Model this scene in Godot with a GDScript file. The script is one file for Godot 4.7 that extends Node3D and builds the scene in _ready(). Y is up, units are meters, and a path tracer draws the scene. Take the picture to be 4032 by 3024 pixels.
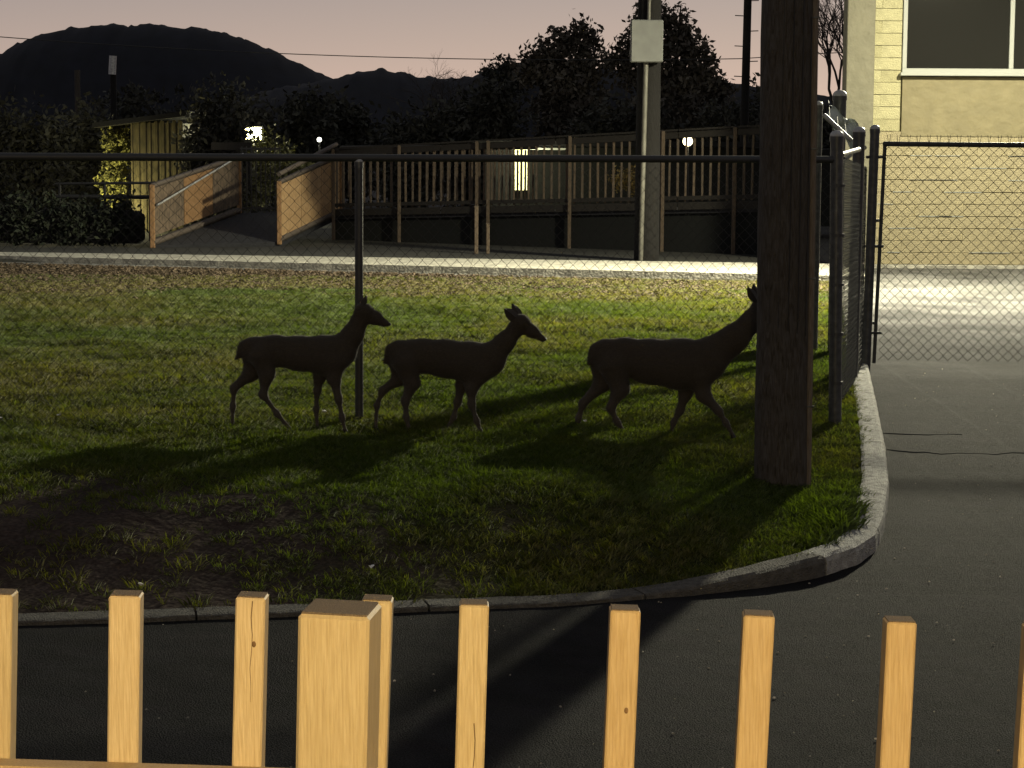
extends Node3D

var rng := RandomNumberGenerator.new()
var M := {}
var used := {}
var kerb: PackedVector2Array
var hgrid := PackedFloat32Array()
var egrid := PackedFloat32Array()
const GX0 := -15.0
const GD0 := 9.0
const GC := 0.1
const GNX := 230
const GND := 350
var bump := FastNoiseLite.new()
var patch := FastNoiseLite.new()

# ---------------------------------------------------------------- small helpers
func V(x: float, y: float, d: float) -> Vector3:
	return Vector3(x, y, -d)

func lin(r: float, g: float, b: float, a := 1.0) -> Color:
	var c := Color(r, g, b).linear_to_srgb()
	c.a = a
	return c

func numbered(n: String) -> String:
	if not used.has(n):
		used[n] = 0
		return n
	used[n] += 1
	return "%s_%03d" % [n, used[n]]

func tag(o: Node3D, label := "", category := "", group := "", kind := "") -> Node3D:
	if label: o.set_meta("label", label)
	if category: o.set_meta("category", category)
	if group: o.set_meta("group", group)
	if kind: o.set_meta("kind", kind)
	return o

func thing(called: String, label: String, category: String, at := Vector3.ZERO, group := "") -> Node3D:
	var o := Node3D.new()
	o.name = numbered(called)
	add_child(o)
	o.position = at
	tag(o, label, category, group)
	return o

func ST() -> SurfaceTool:
	var s := SurfaceTool.new()
	s.begin(Mesh.PRIMITIVE_TRIANGLES)
	return s

func obj(called: String, mesh: Mesh, m: Material, parent: Node3D = null, kind := "") -> MeshInstance3D:
	var o := MeshInstance3D.new()
	o.mesh = mesh
	o.material_override = m
	o.cast_shadow = GeometryInstance3D.SHADOW_CASTING_SETTING_ON
	if parent == null:
		o.name = numbered(called)
		add_child(o)
	else:
		o.name = called
		parent.add_child(o, true)
	if kind: o.set_meta("kind", kind)
	return o

func put(called: String, st: SurfaceTool, m: Material, parent: Node3D = null, kind := "") -> MeshInstance3D:
	return obj(called, st.commit(), m, parent, kind)

func tri(st: SurfaceTool, a: Vector3, b: Vector3, c: Vector3, ref: Vector3) -> void:
	var n := (b - a).cross(c - a)
	if n.length_squared() < 1e-16: return
	n = n.normalized()
	var out := n.dot((a + b + c) / 3.0 - ref) > 0.0
	if not out: n = -n
	st.set_normal(n)
	st.add_vertex(a)
	if out:
		st.add_vertex(c)
		st.add_vertex(b)
	else:
		st.add_vertex(b)
		st.add_vertex(c)

func quad(st: SurfaceTool, a: Vector3, b: Vector3, c: Vector3, d: Vector3, ref: Vector3) -> void:
	tri(st, a, b, c, ref)
	tri(st, a, c, d, ref)

# hexahedron from bottom ring p[0..3] and top ring p[4..7]
func hexa(st: SurfaceTool, p: Array) -> void:
	var ref := Vector3.ZERO
	for q in p: ref += q / 8.0
	for f in [[0, 1, 2, 3], [4, 5, 6, 7], [0, 1, 5, 4], [1, 2, 6, 5], [2, 3, 7, 6], [3, 0, 4, 7]]:
		quad(st, p[f[0]], p[f[1]], p[f[2]], p[f[3]], ref)

func box(st: SurfaceTool, c: Vector3, s: Vector3, bev := 0.0, B := Basis.IDENTITY) -> void:
	var h := s * 0.5
	if bev <= 0.0:
		var p := []
		for y in [-1, 1]:
			for q in [[-1, -1], [1, -1], [1, 1], [-1, 1]]:
				p.append(c + B * Vector3(h.x * q[0], h.y * y, h.z * q[1]))
		hexa(st, p)
		return
	var g := h - Vector3(bev, bev, bev)
	for a in 3:
		var b := (a + 1) % 3
		var e := (a + 2) % 3
		for sg in [-1, 1]:
			var q := []
			for k in [[-1, -1], [1, -1], [1, 1], [-1, 1]]:
				var v := Vector3.ZERO
				v[a] = h[a] * sg
				v[b] = g[b] * k[0]
				v[e] = g[e] * k[1]
				q.append(c + B * v)
			quad(st, q[0], q[1], q[2], q[3], c)
		for sb in [-1, 1]:
			for se in [-1, 1]:
				var q := []
				for k in [[-1, 0], [1, 0], [1, 1], [-1, 1]]:
					var v := Vector3.ZERO
					v[a] = g[a] * k[0]
					v[b] = (h[b] if k[1] == 0 else g[b]) * sb
					v[e] = (g[e] if k[1] == 0 else h[e]) * se
					q.append(c + B * v)
				quad(st, q[0], q[1], q[2], q[3], c)
	for x in [-1, 1]:
		for y in [-1, 1]:
			for z in [-1, 1]:
				var q := []
				for a in 3:
					var v := Vector3(g.x * x, g.y * y, g.z * z)
					v[a] = h[a] * [x, y, z][a]
					q.append(c + B * v)
				tri(st, q[0], q[1], q[2], c)

func boxm(c: Vector3, s: Vector3, bev := 0.0, B := Basis.IDENTITY) -> ArrayMesh:
	var st := ST()
	box(st, c, s, bev, B)
	return st.commit()

func tube(st: SurfaceTool, pts: Array, rad: Array, sides := 8, caps := true) -> void:
	var rings := []
	var norms := []
	var u := Vector3.ZERO
	for i in pts.size():
		var t: Vector3 = (pts[mini(i + 1, pts.size() - 1)] - pts[maxi(i - 1, 0)]).normalized()
		if u == Vector3.ZERO:
			u = t.cross(Vector3(0.31, 0.17, 0.93)).normalized() if absf(t.dot(Vector3(0.31, 0.17, 0.93))) < 0.9 else t.cross(Vector3.UP).normalized()
		else:
			u = (u - t * u.dot(t)).normalized()
		var w := t.cross(u)
		var ring := []
		var nn := []
		for k in sides:
			var a := TAU * k / sides
			var n := u * cos(a) + w * sin(a)
			ring.append(pts[i] + n * rad[i])
			nn.append(n)
		rings.append(ring)
		norms.append(nn)
	for i in pts.size() - 1:
		for k in sides:
			var k2 := (k + 1) % sides
			for q in [[i, k], [i + 1, k2], [i, k2], [i, k], [i + 1, k], [i + 1, k2]]:
				st.set_normal(norms[q[0]][q[1]])
				st.add_vertex(rings[q[0]][q[1]])
	if caps:
		for e in [0, pts.size() - 1]:
			var ref: Vector3 = pts[1] if e == 0 else pts[e - 1]
			for k in range(1, sides - 1):
				tri(st, rings[e][0], rings[e][k], rings[e][k + 1], ref)

func rod(a: Vector3, b: Vector3, r: float, sides := 10, r2 := -1.0) -> ArrayMesh:
	var st := ST()
	tube(st, [a, b], [r, r if r2 < 0 else r2], sides)
	return st.commit()

func ball(r: float, flat := 1.0) -> SphereMesh:
	var s := SphereMesh.new()
	s.radius = r
	s.height = 2.0 * r * flat
	s.radial_segments = 20
	s.rings = 10
	return s

# ---------------------------------------------------------------- materials
func noise_tex(freq: float, oct: int, lo: Color, hi: Color, size := 256, seed_ := 1, kind := FastNoiseLite.TYPE_SIMPLEX_SMOOTH) -> NoiseTexture2D:
	var n := FastNoiseLite.new()
	n.noise_type = kind
	n.frequency = freq
	n.fractal_octaves = oct
	n.seed = seed_
	var t := NoiseTexture2D.new()
	t.width = size
	t.height = size
	t.seamless = true
	t.noise = n
	var g := Gradient.new()
	g.set_color(0, lo)
	g.set_color(1, hi)
	t.color_ramp = g
	return t

func normal_tex(freq: float, oct: int, strength: float, size := 256, seed_ := 1) -> NoiseTexture2D:
	var n := FastNoiseLite.new()
	n.frequency = freq
	n.fractal_octaves = oct
	n.seed = seed_
	var t := NoiseTexture2D.new()
	t.width = size
	t.height = size
	t.seamless = true
	t.noise = n
	t.as_normal_map = true
	t.bump_strength = strength
	return t

func mat(c: Color, rough := 0.85, metal := 0.0, tex: Texture2D = null, scale := Vector3.ONE, nrm: Texture2D = null, vc := false, ns := 1.0) -> StandardMaterial3D:
	var m := StandardMaterial3D.new()
	m.albedo_color = c
	m.roughness = rough
	m.metallic = metal
	if tex: m.albedo_texture = tex
	if nrm:
		m.normal_enabled = true
		m.normal_texture = nrm
		m.normal_scale = ns
	if tex or nrm:
		m.uv1_triplanar = true
		m.uv1_scale = scale
	m.vertex_color_use_as_albedo = vc
	return m

func glow(c: Color, e: float) -> StandardMaterial3D:
	var m := mat(c, 0.5)
	m.emission_enabled = true
	m.emission = c
	m.emission_energy_multiplier = e
	return m

func materials() -> void:
	var grey := noise_tex(0.03, 4, Color(0.62, 0.62, 0.62), Color(1, 1, 1), 256, 3)
	var fine := noise_tex(0.12, 4, Color(0.55, 0.55, 0.55), Color(1, 1, 1), 256, 5)
	var pale := noise_tex(0.02, 4, Color(0.9, 0.9, 0.9), Color(1, 1, 1), 256, 13)
	var wood := noise_tex(0.05, 5, Color(0.87, 0.84, 0.79), Color(1, 1, 1), 256, 17)
	var grain := noise_tex(0.05, 5, Color(0.72, 0.66, 0.58), Color(1, 1, 1), 256, 7)
	var blot := noise_tex(0.012, 4, Color(0.5, 0.5, 0.5), Color(1, 1, 1), 512, 11)
	var rough_n := normal_tex(0.15, 4, 10.0, 256, 2)
	var soft_n := normal_tex(0.04, 4, 6.0, 256, 4)
	var grit_n := normal_tex(0.35, 2, 8.0, 256, 8)
	var grit_t := noise_tex(0.22, 3, Color(0.3, 0.3, 0.3), Color(1, 1, 1), 512, 19)
	M.asphalt = mat(lin(1, 1, 1), 0.85, 0, grit_t, Vector3(1.1, 1.1, 1.1), grit_n, true, 1.0)
	M.asphalt.metallic_specular = 0.18
	M.lawn = mat(lin(1, 1, 1), 0.95, 0, fine, Vector3(0.8, 0.8, 0.8), soft_n, true, 0.6)
	M.lawn.metallic_specular = 0.08
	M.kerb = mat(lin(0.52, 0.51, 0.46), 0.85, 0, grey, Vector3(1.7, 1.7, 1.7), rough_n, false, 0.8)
	M.kerb_dim = mat(lin(0.13, 0.12, 0.1), 0.9, 0, grey, Vector3(1.7, 1.7, 1.7), rough_n, false, 0.8)  # darker kerb copy: dimness of the front stretch put into its colour
	M.concrete = mat(lin(0.62, 0.6, 0.5), 0.8, 0, grey, Vector3(0.5, 0.5, 0.5), rough_n, false, 0.3)
	M.block = mat(lin(0.46, 0.43, 0.25), 0.7, 0, pale, Vector3(0.9, 0.9, 0.9), rough_n, false, 0.35)
	M.block_b = mat(lin(0.44, 0.41, 0.235), 0.72, 0, pale, Vector3(1.1, 1.1, 1.1), rough_n, false, 0.45)
	M.block_c = mat(lin(0.48, 0.45, 0.265), 0.7, 0, pale, Vector3(0.8, 0.8, 0.8), rough_n, false, 0.35)
	M.block_low = mat(lin(0.385, 0.335, 0.205), 0.7, 0, pale, Vector3(0.9, 0.9, 0.9), rough_n, false, 0.4)  # lower courses: lamp falloff down the wall put into a darker tone
	M.mortar = mat(lin(0.26, 0.24, 0.14), 0.9, 0, grey, Vector3(1, 1, 1))
	M.pilaster = mat(lin(0.2, 0.19, 0.135), 0.8, 0, pale, Vector3(0.4, 0.4, 0.4), soft_n, false, 0.3)
	M.panel = mat(lin(0.235, 0.205, 0.115), 0.75, 0, pale, Vector3(0.4, 0.4, 0.4), soft_n, false, 0.25)
	M.white_paint = mat(lin(0.36, 0.375, 0.345), 0.6)
	M.glass = mat(lin(0.018, 0.018, 0.016), 0.12)
	M.glass.metallic_specular = 0.25
	M.roof = mat(lin(0.012, 0.012, 0.012), 0.9, 0, fine, Vector3(0.5, 0.5, 0.5))
	M.steel = mat(lin(0.11, 0.115, 0.112), 0.42, 0.35, grey, Vector3(1.5, 1.5, 1.5))
	M.wire = mat(lin(0.045, 0.045, 0.043), 0.8, 0.0)
	M.galv = mat(lin(0.68, 0.69, 0.67), 0.4, 0.1, grey, Vector3(1.5, 1.5, 1.5))
	M.darksteel = mat(lin(0.045, 0.046, 0.044), 0.5, 0.15)
	M.pole_dark = mat(lin(0.008, 0.0075, 0.007), 0.95, 0, grain, Vector3(5, 0.35, 5), soft_n, false, 1.0)
	M.pole = mat(lin(0.075, 0.069, 0.06), 0.9, 0, grain, Vector3(5, 0.35, 5), soft_n, false, 1.5)
	M.moulding = mat(lin(0.2, 0.17, 0.13), 0.8, 0, grain, Vector3(6, 0.5, 6))
	M.cabinet = mat(lin(0.15, 0.155, 0.145), 0.6, 0, pale, Vector3(0.7, 0.7, 0.7))
	M.conduit = mat(lin(0.17, 0.165, 0.135), 0.55, 0, grey, Vector3(1, 0.4, 1))
	M.deer = mat(lin(1, 1, 1), 0.95, 0, fine, Vector3(7, 7, 7), null, true)
	M.deer.rim_enabled = true
	M.deer.rim = 0.25
	M.hoof = mat(lin(0.015, 0.013, 0.012), 0.5)
	M.eye = mat(lin(0.01, 0.008, 0.006), 0.15)
	M.pine = mat(lin(0.54, 0.43, 0.25), 0.62, 0, wood, Vector3(19, 0.8, 19), soft_n, false, 0.35)
	M.pine_b = mat(lin(0.5, 0.365, 0.19), 0.62, 0, wood, Vector3(16, 0.65, 16), soft_n, false, 0.35)
	M.pine_c = mat(lin(0.6, 0.475, 0.29), 0.6, 0, wood, Vector3(23, 0.9, 23), soft_n, false, 0.35)
	M.endgrain = mat(lin(0.3, 0.22, 0.15), 0.95, 0, fine, Vector3(14, 14, 14), rough_n, false, 1.2)
	M.knot = mat(lin(0.27, 0.15, 0.06), 0.8, 0, fine, Vector3(60, 60, 60))
	M.crack = mat(lin(0.12, 0.07, 0.03), 0.95)
	M.ply = mat(lin(0.40, 0.25, 0.125), 0.8, 0, grain, Vector3(2.2, 0.5, 2.2), soft_n, false, 0.4)
	M.ply_c = mat(lin(0.6, 0.42, 0.23), 0.8, 0, grain, Vector3(2.2, 0.5, 2.2), soft_n, false, 0.4)
	M.ply_b = mat(lin(0.25, 0.185, 0.125), 0.85, 0, blot, Vector3(1.2, 0.6, 1.2))
	M.fencewood = mat(lin(0.14, 0.118, 0.095), 0.9, 0, grain, Vector3(4, 0.6, 4))
	M.fencewood_b = mat(lin(0.165, 0.133, 0.1), 0.9, 0, grain, Vector3(4, 0.6, 4))
	M.trim_wood = mat(lin(0.035, 0.033, 0.03), 0.9, 0, grain, Vector3(1, 3, 1))
	M.cap_wood = mat(lin(0.16, 0.14, 0.125), 0.8, 0, grain, Vector3(1, 3, 1))
	M.skirt = mat(lin(0.012, 0.014, 0.012), 0.95, 0, fine, Vector3(1, 1, 1))
	M.rampfloor = mat(lin(0.035, 0.036, 0.042), 0.9, 0, grey, Vector3(1, 1, 1))
	M.shed = mat(lin(0.13, 0.11, 0.052), 0.7, 0, grey, Vector3(0.8, 0.3, 0.8))
	M.dark = mat(lin(0.02, 0.021, 0.02), 0.9, 0, fine, Vector3(0.6, 0.6, 0.6))
	M.hill = mat(lin(0.0085, 0.0105, 0.018), 1.0, 0, blot, Vector3(0.012, 0.012, 0.012))
	M.earth = mat(lin(0.03, 0.03, 0.022), 1.0, 0, blot, Vector3(0.1, 0.1, 0.1))
	M.leaf = mat(lin(1, 1, 1), 0.8, 0, null, Vector3.ONE, null, true)
	M.leaf.backlight_enabled = true
	M.leaf.backlight = Color(0.25, 0.25, 0.1)
	M.bark = mat(lin(0.045, 0.038, 0.03), 0.95)
	M.blade = mat(lin(1, 1, 1), 0.75, 0, null, Vector3.ONE, null, true)
	M.blade.backlight_enabled = true
	M.blade.backlight = Color(0.95, 1.0, 0.5)
	M.chip = mat(lin(1, 1, 1), 0.85, 0, null, Vector3.ONE, null, true)
	M.paper = mat(lin(0.75, 0.75, 0.7), 0.7)
	M.plastic = mat(lin(0.6, 0.66, 0.58), 0.35)
	M.black = mat(lin(0.012, 0.012, 0.013), 0.6)

# ---------------------------------------------------------------- sky
func sky_image() -> ImageTexture:
	var w := 512
	var h := 256
	var im := Image.create(w, h, false, Image.FORMAT_RGBF)
	var stops := [[0.0, Vector3(0.82, 0.56, 0.415)], [0.9, Vector3(0.77, 0.55, 0.43)], [2.2, Vector3(0.63, 0.48, 0.385)], [4.5, Vector3(0.44, 0.375, 0.34)], [10.0, Vector3(0.30, 0.278, 0.285)], [25.0, Vector3(0.19, 0.19, 0.2)], [90.0, Vector3(0.11, 0.115, 0.13)]]
	for y in h:
		var e := 90.0 - (y + 0.5) / h * 180.0
		var col := Vector3(0.012, 0.012, 0.012)
		if e >= -0.8:
			var ee := maxf(e, 0.0)
			for i in stops.size() - 1:
				if ee >= stops[i][0] and ee <= stops[i + 1][0]:
					var t: float = (ee - stops[i][0]) / (stops[i + 1][0] - stops[i][0])
					col = stops[i][1].lerp(stops[i + 1][1], t)
		for x in w:
			var az := (x + 0.5) / w * 360.0       # 0 = straight ahead (-z)
			var c := col
			if e >= -0.8:
				var k := 0.5 + 0.5 * cos(deg_to_rad(az - 32.0))
				var far_side := Vector3(0.58, 0.6, 0.68)   # earth shadow side of the dusk sky
				var tint := far_side.lerp(Vector3.ONE, pow(k, 5.0))
				var fade := clampf(1.0 - e / 90.0, 0.0, 1.0)
				c = col * Vector3.ONE.lerp(tint, fade)
			im.set_pixel(x, y, Color(c.x, c.y, c.z))
	return ImageTexture.create_from_image(im)

# ---------------------------------------------------------------- terrain
func hroad(d: float) -> float:
	return clampf((d - 14.0) / 27.0, 0.0, 1.0) * 0.2

func kerb_dist(p: Vector2) -> float:
	var best := 1e9
	for i in kerb.size() - 1:
		var q := Geometry2D.get_closest_point_to_segment(p, kerb[i], kerb[i + 1])
		best = minf(best, p.distance_squared_to(q))
	return sqrt(best)

func gi(x: float, d: float) -> int:
	return clampi(int(round((d - GD0) / GC)), 0, GND - 1) * GNX + clampi(int(round((x - GX0) / GC)), 0, GNX - 1)

func hl(x: float, d: float) -> float:
	return hgrid[gi(x, d)]

func edge(x: float, d: float) -> float:
	return egrid[gi(x, d)]

func ground_colour(x: float, d: float) -> Color:
	var a := patch.get_noise_2d(x * 1.0, d * 1.0)
	var b := patch.get_noise_2d(x * 4.0 + 50.0, d * 4.0)
	var g := Vector3(0.07, 0.09, 0.028)
	g = g.lerp(Vector3(0.075, 0.062, 0.038), clampf(0.35 + a * 1.1 + b * 0.5, 0.0, 1.0) * 0.6)
	var bare := clampf((15.2 + a * 1.6 - d) * 0.8, 0.0, 1.0) * clampf((0.2 - x + b) * 0.7, 0.0, 1.0)
	g = g.lerp(Vector3(0.095, 0.074, 0.062), bare)
	var chips := clampf((d - 31.5 + a * 2.5) * 0.6, 0.0, 1.0)
	g = g.lerp(Vector3(0.085, 0.064, 0.04), chips * 0.9)
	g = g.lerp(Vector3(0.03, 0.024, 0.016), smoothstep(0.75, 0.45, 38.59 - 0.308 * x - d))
	g *= 0.8 + 0.5 * (b + 0.4)
	return Color(g.x, g.y, g.z)

func terrain() -> void:
	kerb = PackedVector2Array([Vector2(-16, 8.7), Vector2(-5, 10.95), Vector2(-2, 11.5), Vector2(-0.6, 11.78), Vector2(0.24, 11.95), Vector2(0.96, 12.24), Vector2(1.42, 12.5), Vector2(1.76, 12.8), Vector2(2.02, 13.16), Vector2(2.2, 13.58), Vector2(2.35, 14.2), Vector2(2.64, 15.7), Vector2(2.93, 17.6), Vector2(3.32, 20.4), Vector2(3.72, 23.34), Vector2(4.0, 25.5), Vector2(5.6, 36.9)])
	var poly := kerb.duplicate()
	poly.append_array(PackedVector2Array([Vector2(5.6, 38.5), Vector2(-16, 45.0)]))
	bump.frequency = 0.55
	bump.fractal_octaves = 4
	bump.seed = 5
	patch.frequency = 0.22
	patch.fractal_octaves = 4
	patch.seed = 9
	hgrid.resize(GNX * GND)
	egrid.resize(GNX * GND)
	for j in GND:
		for i in GNX:
			var x := GX0 + i * GC
			var d := GD0 + j * GC
			var e := 3.0
			if d < 15.0 or x > -1.0 + (d - 10.0) * 0.1:
				e = kerb_dist(Vector2(x, d))
			var inside := Geometry2D.is_point_in_polygon(Vector2(x, d), poly)
			egrid[j * GNX + i] = e if inside else -e
			var rise := smoothstep(0.0, 2.2, e)
			var plateau := lerpf(0.29, 0.22, smoothstep(31.0, 36.5, d))
			var hh := lerpf(0.0 + 0.09 * smoothstep(0.5, 1.9, x) + hroad(d), plateau, rise) + bump.get_noise_2d(x * 1.3, d) * 0.05 * clampf(e, 0.1, 1.0) * (1.0 - smoothstep(28.0, 34.0, d))
			hh -= 0.07 * smoothstep(1.2, 0.35, 38.59 - 0.308 * x - d)
			hgrid[j * GNX + i] = hh
	# lawn
	var st := ST()
	var idx := {}
	var vcount := 0
	for j in GND:
		for i in GNX:
			var x := GX0 + i * GC
			var d := GD0 + j * GC
			if egrid[j * GNX + i] > -0.09:
				idx[j * GNX + i] = vcount
				vcount += 1
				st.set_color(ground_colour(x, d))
				st.set_normal(Vector3(hl(x - GC, d) - hl(x + GC, d), 2 * GC, hl(x, d + GC) - hl(x, d - GC)).normalized())
				st.add_vertex(V(x, hgrid[j * GNX + i], d))
	for j in GND - 1:
		for i in GNX - 1:
			var a := j * GNX + i
			if idx.has(a) and idx.has(a + 1) and idx.has(a + GNX) and idx.has(a + GNX + 1):
				for k in [a, a + GNX, a + 1, a + 1, a + GNX, a + GNX + 1]: st.add_index(idx[k])
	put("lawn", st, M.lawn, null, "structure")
	# road and driveway, one sheet
	st = ST()
	var n2 := FastNoiseLite.new()
	n2.frequency = 0.5
	n2.fractal_octaves = 5
	n2.seed = 21
	var ds := []
	var dd := 4.0
	while dd < 41.4:
		ds.append(dd)
		dd += 0.12 if dd < 26.0 else 0.4
	ds.append(41.45)
	var xs := []
	var xx := -7.0
	while xx < 12.0:
		xs.append(xx)
		xx += 0.12
	xs = [-40.0, -20.0, -10.0] + xs + [13.0, 18.0, 30.0, 45.0]
	for j in ds.size():
		for i in xs.size():
			var t := n2.get_noise_2d(xs[i], ds[j] * 1.4)
			var u := n2.get_noise_2d(xs[i] * 6.0, ds[j] * 6.0)
			var lamp_pool := smoothstep(23.0, 38.0, ds[j] + t * 3.0)  # lamp light near the block wall put into the asphalt colour
			var v := lerpf(lerpf(0.05, 0.038, smoothstep(10.0, 15.5, ds[j] + t * 2.0)), 0.46, lamp_pool) * (1.0 + 0.6 * t + 0.5 * u)
			st.set_color(Color(v, v * 0.985, v * lerpf(1.02, 0.93, lamp_pool)))
			st.set_normal(Vector3.UP)
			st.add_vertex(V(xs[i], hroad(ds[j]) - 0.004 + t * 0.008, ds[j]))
	for j in ds.size() - 1:
		for i in xs.size() - 1:
			var a: int = j * xs.size() + i
			var b: int = a + xs.size()
			for k in [a, b, a + 1, a + 1, b, b + 1]: st.add_index(k)
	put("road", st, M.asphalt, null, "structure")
	# cracks in the asphalt
	for c in [[Vector2(3.1, 17.9), Vector2(3.5, 17.7), Vector2(4.1, 17.75), Vector2(4.6, 17.55)], [Vector2(3.2, 18.9), Vector2(3.6, 18.75), Vector2(3.9, 18.8)]]:
		var cp := []
		var cr := []
		for k in c.size():
			for f in 4:
				if k == c.size() - 1 and f > 0: break
				var q: Vector2 = c[k].lerp(c[mini(k + 1, c.size() - 1)], f / 4.0)
				q.y += n2.get_noise_2d(q.x * 9.0, q.y * 9.0) * 0.12
				cp.append(V(q.x, hroad(q.y) - 0.003 + n2.get_noise_2d(q.x, q.y * 1.4) * 0.008, q.y))
				cr.append(0.005 + 0.003 * sin(k * 3.0 + f))
		st = ST()
		tube(st, cp, cr, 5)
		put("crack", st, M.black, get_node("road"))
	# the wide earth
	st = ST()
	var grid := [-1500.0, -300.0, -60.0, -16.0, 0.0, 16.0, 60.0, 300.0, 1500.0]
	for i in grid.size() - 1:
		for j in grid.size() - 1:
			quad(st, V(grid[i], -0.09, grid[j]), V(grid[i + 1], -0.09, grid[j]), V(grid[i + 1], -0.09, grid[j + 1]), V(grid[i], -0.09, grid[j + 1]), Vector3(0, -50, 0))
	put("ground", st, M.earth, null, "structure")
	st = ST()
	hexa(st, [V(-60, -0.2, 43.0), V(6.0, -0.2, 40.6), V(6.0, -0.2, 140), V(-60, -0.2, 140), V(-60, 0.25, 44.5), V(6.0, 0.25, 40.6), V(6.0, 0.25, 140), V(-60, 0.25, 140)])
	put("yard", st, M.earth, null, "structure")
	# raised concrete walkway
	var walk := Node3D.new()
	walk.name = "walkway"
	add_child(walk)
	tag(walk, "", "", "", "structure")
	var xl := -16.0
	while xl < 6.0:
		var xr := minf(xl + 3.05, 6.05)
		st = ST()
		var f := func(x: float) -> float: return 38.59 - 0.308 * x
		var g := func(x: float) -> float: return 41.44 - 0.149 * x
		var x2 := xr - 0.008
		hexa(st, [V(xl, 0.0, f.call(xl)), V(x2, 0.0, f.call(x2)), V(x2, 0.0, g.call(x2)), V(xl, 0.0, g.call(xl)), V(xl, 0.305, f.call(xl)), V(x2, 0.305, f.call(x2)), V(x2, 0.305, g.call(x2)), V(xl, 0.305, g.call(xl))])
		put("slab", st, M.concrete, walk)
		xl = xr
	# kerb, cast in lengths with open joints
	var kn := Node3D.new()
	kn.name = "kerb"
	add_child(kn)
	tag(kn, "", "", "", "structure")
	var curve := Curve2D.new()
	for i in kerb.size():
		var tan := Vector2.ZERO
		if i > 0 and i < kerb.size() - 1: tan = (kerb[i + 1] - kerb[i - 1]) * 0.16
		curve.add_point(kerb[i], -tan, tan)
	var total := curve.get_baked_length()
	var s := 4.0
	while s < total - 1.2:
		var step := 1.05 + rng.randf() * 0.25
		st = ST()
		var prof := [Vector2(0.1, -0.1), Vector2(0.095, 0.075), Vector2(0.085, 0.102), Vector2(0.06, 0.115), Vector2(-0.075, 0.118), Vector2(-0.1, 0.105), Vector2(-0.1, -0.1)]
		var rings := []
		var nseg := 14
		for k in nseg + 1:
			var at := s + 0.006 + (step - 0.012) * k / nseg
			var p := curve.sample_baked(at)
			var t := (curve.sample_baked(at + 0.03) - curve.sample_baked(at - 0.03)).normalized()
			var nn := Vector2(t.y, -t.x)
			var lowered := 1.0 - 0.8 * (1.0 - smoothstep(0.5, 1.9, p.x))
			var ring := []
			for q in prof:
				var jig := bump.get_noise_2d(at * 9.0, q.x * 90.0) * 0.009
				var w: Vector2 = p + nn * (q.x + jig)
				ring.append(V(w.x, hroad(w.y) + q.y * lowered + jig * 0.6, w.y))
			rings.append(ring)
		for k in nseg:
			var ref := V(0, 0, 0)
			for q in rings[k]: ref += q / 7.0
			for m in prof.size() - 1:
				quad(st, rings[k][m], rings[k][m + 1], rings[k + 1][m + 1], rings[k + 1][m], ref)
		for e in [0, nseg]:
			for m in range(1, prof.size() - 1):
				tri(st, rings[e][0], rings[e][m], rings[e][m + 1], rings[nseg - e][3])
		put("kerb_stone", st, M.kerb if curve.sample_baked(s).x > 0.9 else M.kerb_dim, kn)
		s += step

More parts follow.
